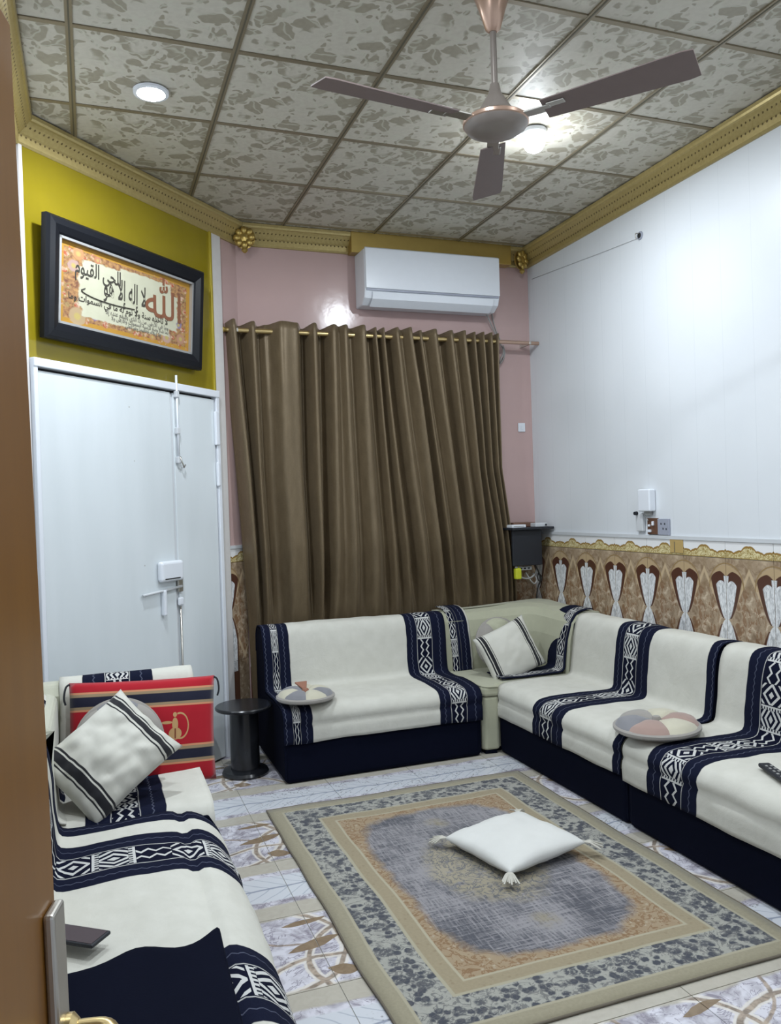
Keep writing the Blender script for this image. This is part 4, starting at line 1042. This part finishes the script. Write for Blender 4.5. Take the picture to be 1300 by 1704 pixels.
o = thing('adapter_box', 'small grey white box on the right end of the black corner shelf', 'box', (2.865, 4.872, 1.278)); box('body', (-.045, -.04, 0), (.045, .04, .026), MT['plastic2'], o, .004, 3); lathe('socket', [(.001, 0), (.007, 0), (.007, .004), (.001, .004)], MT['blacksoft'], o, 12, loc=(.034, -.041, .013), rot=(pi/2, 0, 0))
o = thing('extension_socket', 'white power strip hung under the black corner shelf', 'socket', (2.755, 4.90, .985)); box('body', (-.055, -.02, 0), (.055, .02, .025), MT['plastic2'], o, .004)
for k in (-.03, .0, .03): box('outlet', (k-.008, -.021, .008), (k+.008, -.02, .018), MT['blacksoft'], o)
tube('hanger', [(.0, 0, .02), (.0, .0, .28)], .003, MT['cablek'], o)
o = thing('yellow_plug', 'bright lime yellow plug hanging beside the curtain under the shelf', 'plug', (2.685, 4.852, .93)); box('body', (-.025, -.02, 0), (.02, .02, .075), MT['yellow'], o, .010, 3); tube('lead', [(0, 0, .07), (.02, .01, .10), (.03, .01, .14)], .004, MT['yellow'], o, smooth_it=1)
tg = thing('cable_bundle', 'tangle of grey and black cables hanging below the corner shelf', 'cable')
tube('cable', [(2.68, 4.90, .98), (2.72, 4.87, .935), (2.78, 4.87, .925), (2.83, 4.88, .95), (2.86, 4.9, .99)], .006, MT['cable'], tg, smooth_it=2)
tube('cable', [(2.76, 4.88, .97), (2.80, 4.87, .90), (2.83, 4.88, .885), (2.85, 4.88, .92), (2.82, 4.89, .96)], .005, MT['cable'], tg, smooth_it=2)
tube('cable', [(2.84, 4.89, 1.02), (2.87, 4.88, .95), (2.885, 4.90, .90), (2.865, 4.91, .86), (2.855, 4.93, .70), (2.80, 4.95, .60)], .005, MT['cablek'], tg, smooth_it=2)
tube('cable', [(2.87, 4.90, .96), (2.90, 4.90, .93), (2.885, 4.90, .89), (2.86, 4.90, .92), (2.87, 4.90, .96)], .004, MT['cablek'], tg, smooth_it=2)

# ------------------------------------------------------------------ wall bits
def wy(y): return (RX, y)
o = thing('wall_switch', 'small white switch plate on the pink wall near the corner', 'switch', (2.865, BY-.001, 1.945)); box('plate', (-.028, -.008, 0), (.028, 0, .062), MT['plastic'], o, .004, 3); box('rocker', (-.010, -.012, .018), (.010, -.008, .044), MT['plastic'], o, .002)
o = thing('wall_adapter', 'white box-shaped device plugged on the white wall above the sockets', 'adapter', (RX-.001, 3.80, 1.375)); box('body', (-.045, -.060, 0), (0, .045, .125), MT['plastic'], o, .008, 3); box('side_label', (-.030, .0452, .045), (-.012, .046, .085), MT['blacksoft'], o)
box('bracket', (-.02, -.03, -.02), (-.002, .02, .0), MT['cable'], o)
o = thing('cable_box', 'narrow white cable box with a black plug left of the brown socket', 'box', (RX-.001, 3.865, 1.262)); box('body', (-.022, -.03, 0), (0, .03, .10), MT['plastic2'], o, .004); lathe('plug', [(.001, 0), (.012, 0), (.010, .018), (.001, .018)], MT['blacksoft'], o, 14, loc=(-.022, .018, .102), rot=(0, -pi/2, 0))
tube('lead', [(-.015, -.02, .10), (-.02, -.05, .09), (-.018, -.075, .06)], .003, MT['cable'], o, smooth_it=1)
o = thing('brown_socket', 'brown socket plate with white plugs on the white wall', 'socket', (RX-.001, 3.765, 1.245)); box('plate', (-.010, -.045, 0), (0, .045, .092), MT['brownsock'], o, .003)
for (yy, zz, s_, h_) in ((.018, .012, .018, .016), (-.012, .050, .010, .024), (.020, .044, .010, .012)): box('plug', (-.022, yy-s_/1.5, zz), (-.010, yy+s_/1.5, zz+h_), MT['plastic'], o, .003)
o = thing('grey_socket', 'grey double socket plate beside the brown one on the white wall', 'socket', (RX-.001, 3.672, 1.243)); box('plate', (-.012, -.047, 0), (0, .047, .090), MT['greysock'], o, .003)
for (yy, zz) in ((.016, .062), (-.014, .062), (.0, .036), (-.026, .034)): box('pin_hole', (-.0128, yy-.004, zz-.005), (-.0118, yy+.004, zz+.005), MT['blacksoft'], o)
o = thing('tan_sticker', 'tan square patch stuck over the border tile below the sockets', 'sticker', (RX-.0065, 3.572, 1.150)); bm = bmesh.new(); add_box(bm, (-.004, -.052, 0), (0, .052, .088)); from_bm('patch', bm, MT['beige'], o, bevel=.002); box('fold', (-.0055, .010, .004), (-.004, .016, .060), MT['runner'], o)
o = thing('cable_hole', 'small round hole with a metal hook in the upper white wall', 'hook', (RX-.001, 3.808, 2.93)); lathe('ring', [(.001, 0), (.024, 0), (.022, .006), (.001, .007)], MT['greysock'], o, 20, rot=(0, -pi/2, 0)); lathe('hole', [(.001, .007), (.015, .007), (.014, .009), (.001, .009)], MT['dark'], o, 16, rot=(0, -pi/2, 0)); tube('hook', [(-.008, 0, .01), (-.03, 0, .012), (-.034, 0, -.006), (-.028, 0, -.02)], .003, MT['steel'], o, smooth_it=2)
tag(tube('wall_string', [(RX-.004, 3.83, 2.92), (RX-.004, 4.187, 2.946), (RX-.004, 4.733, 2.99), (RX-.004, 5.0, 3.01)], .0016, MT['string'], n=6), 'thin pale string running along the white wall from the hook to the corner', 'string')

for o in list(C.objects):
    nm = o.name.split('.')[0]
    gp = {'round_cushion': 'round petal cushions on the sofas', 'striped_pillow': 'striped white pillows', 'sofa_throw': 'cream and navy sofa throws', 'corner_runner': 'navy strips on the corner seat', 'bulb_lamp': 'ceiling bulbs', 'ceiling_downlight': 'ceiling downlights', 'corner_rosette': 'gold cornice rosettes', 'corner_sofa': 'low sofa sections round the room'}.get(nm)
    if gp and 'category' in o.keys() and 'group' not in o.keys(): o['group'] = gp
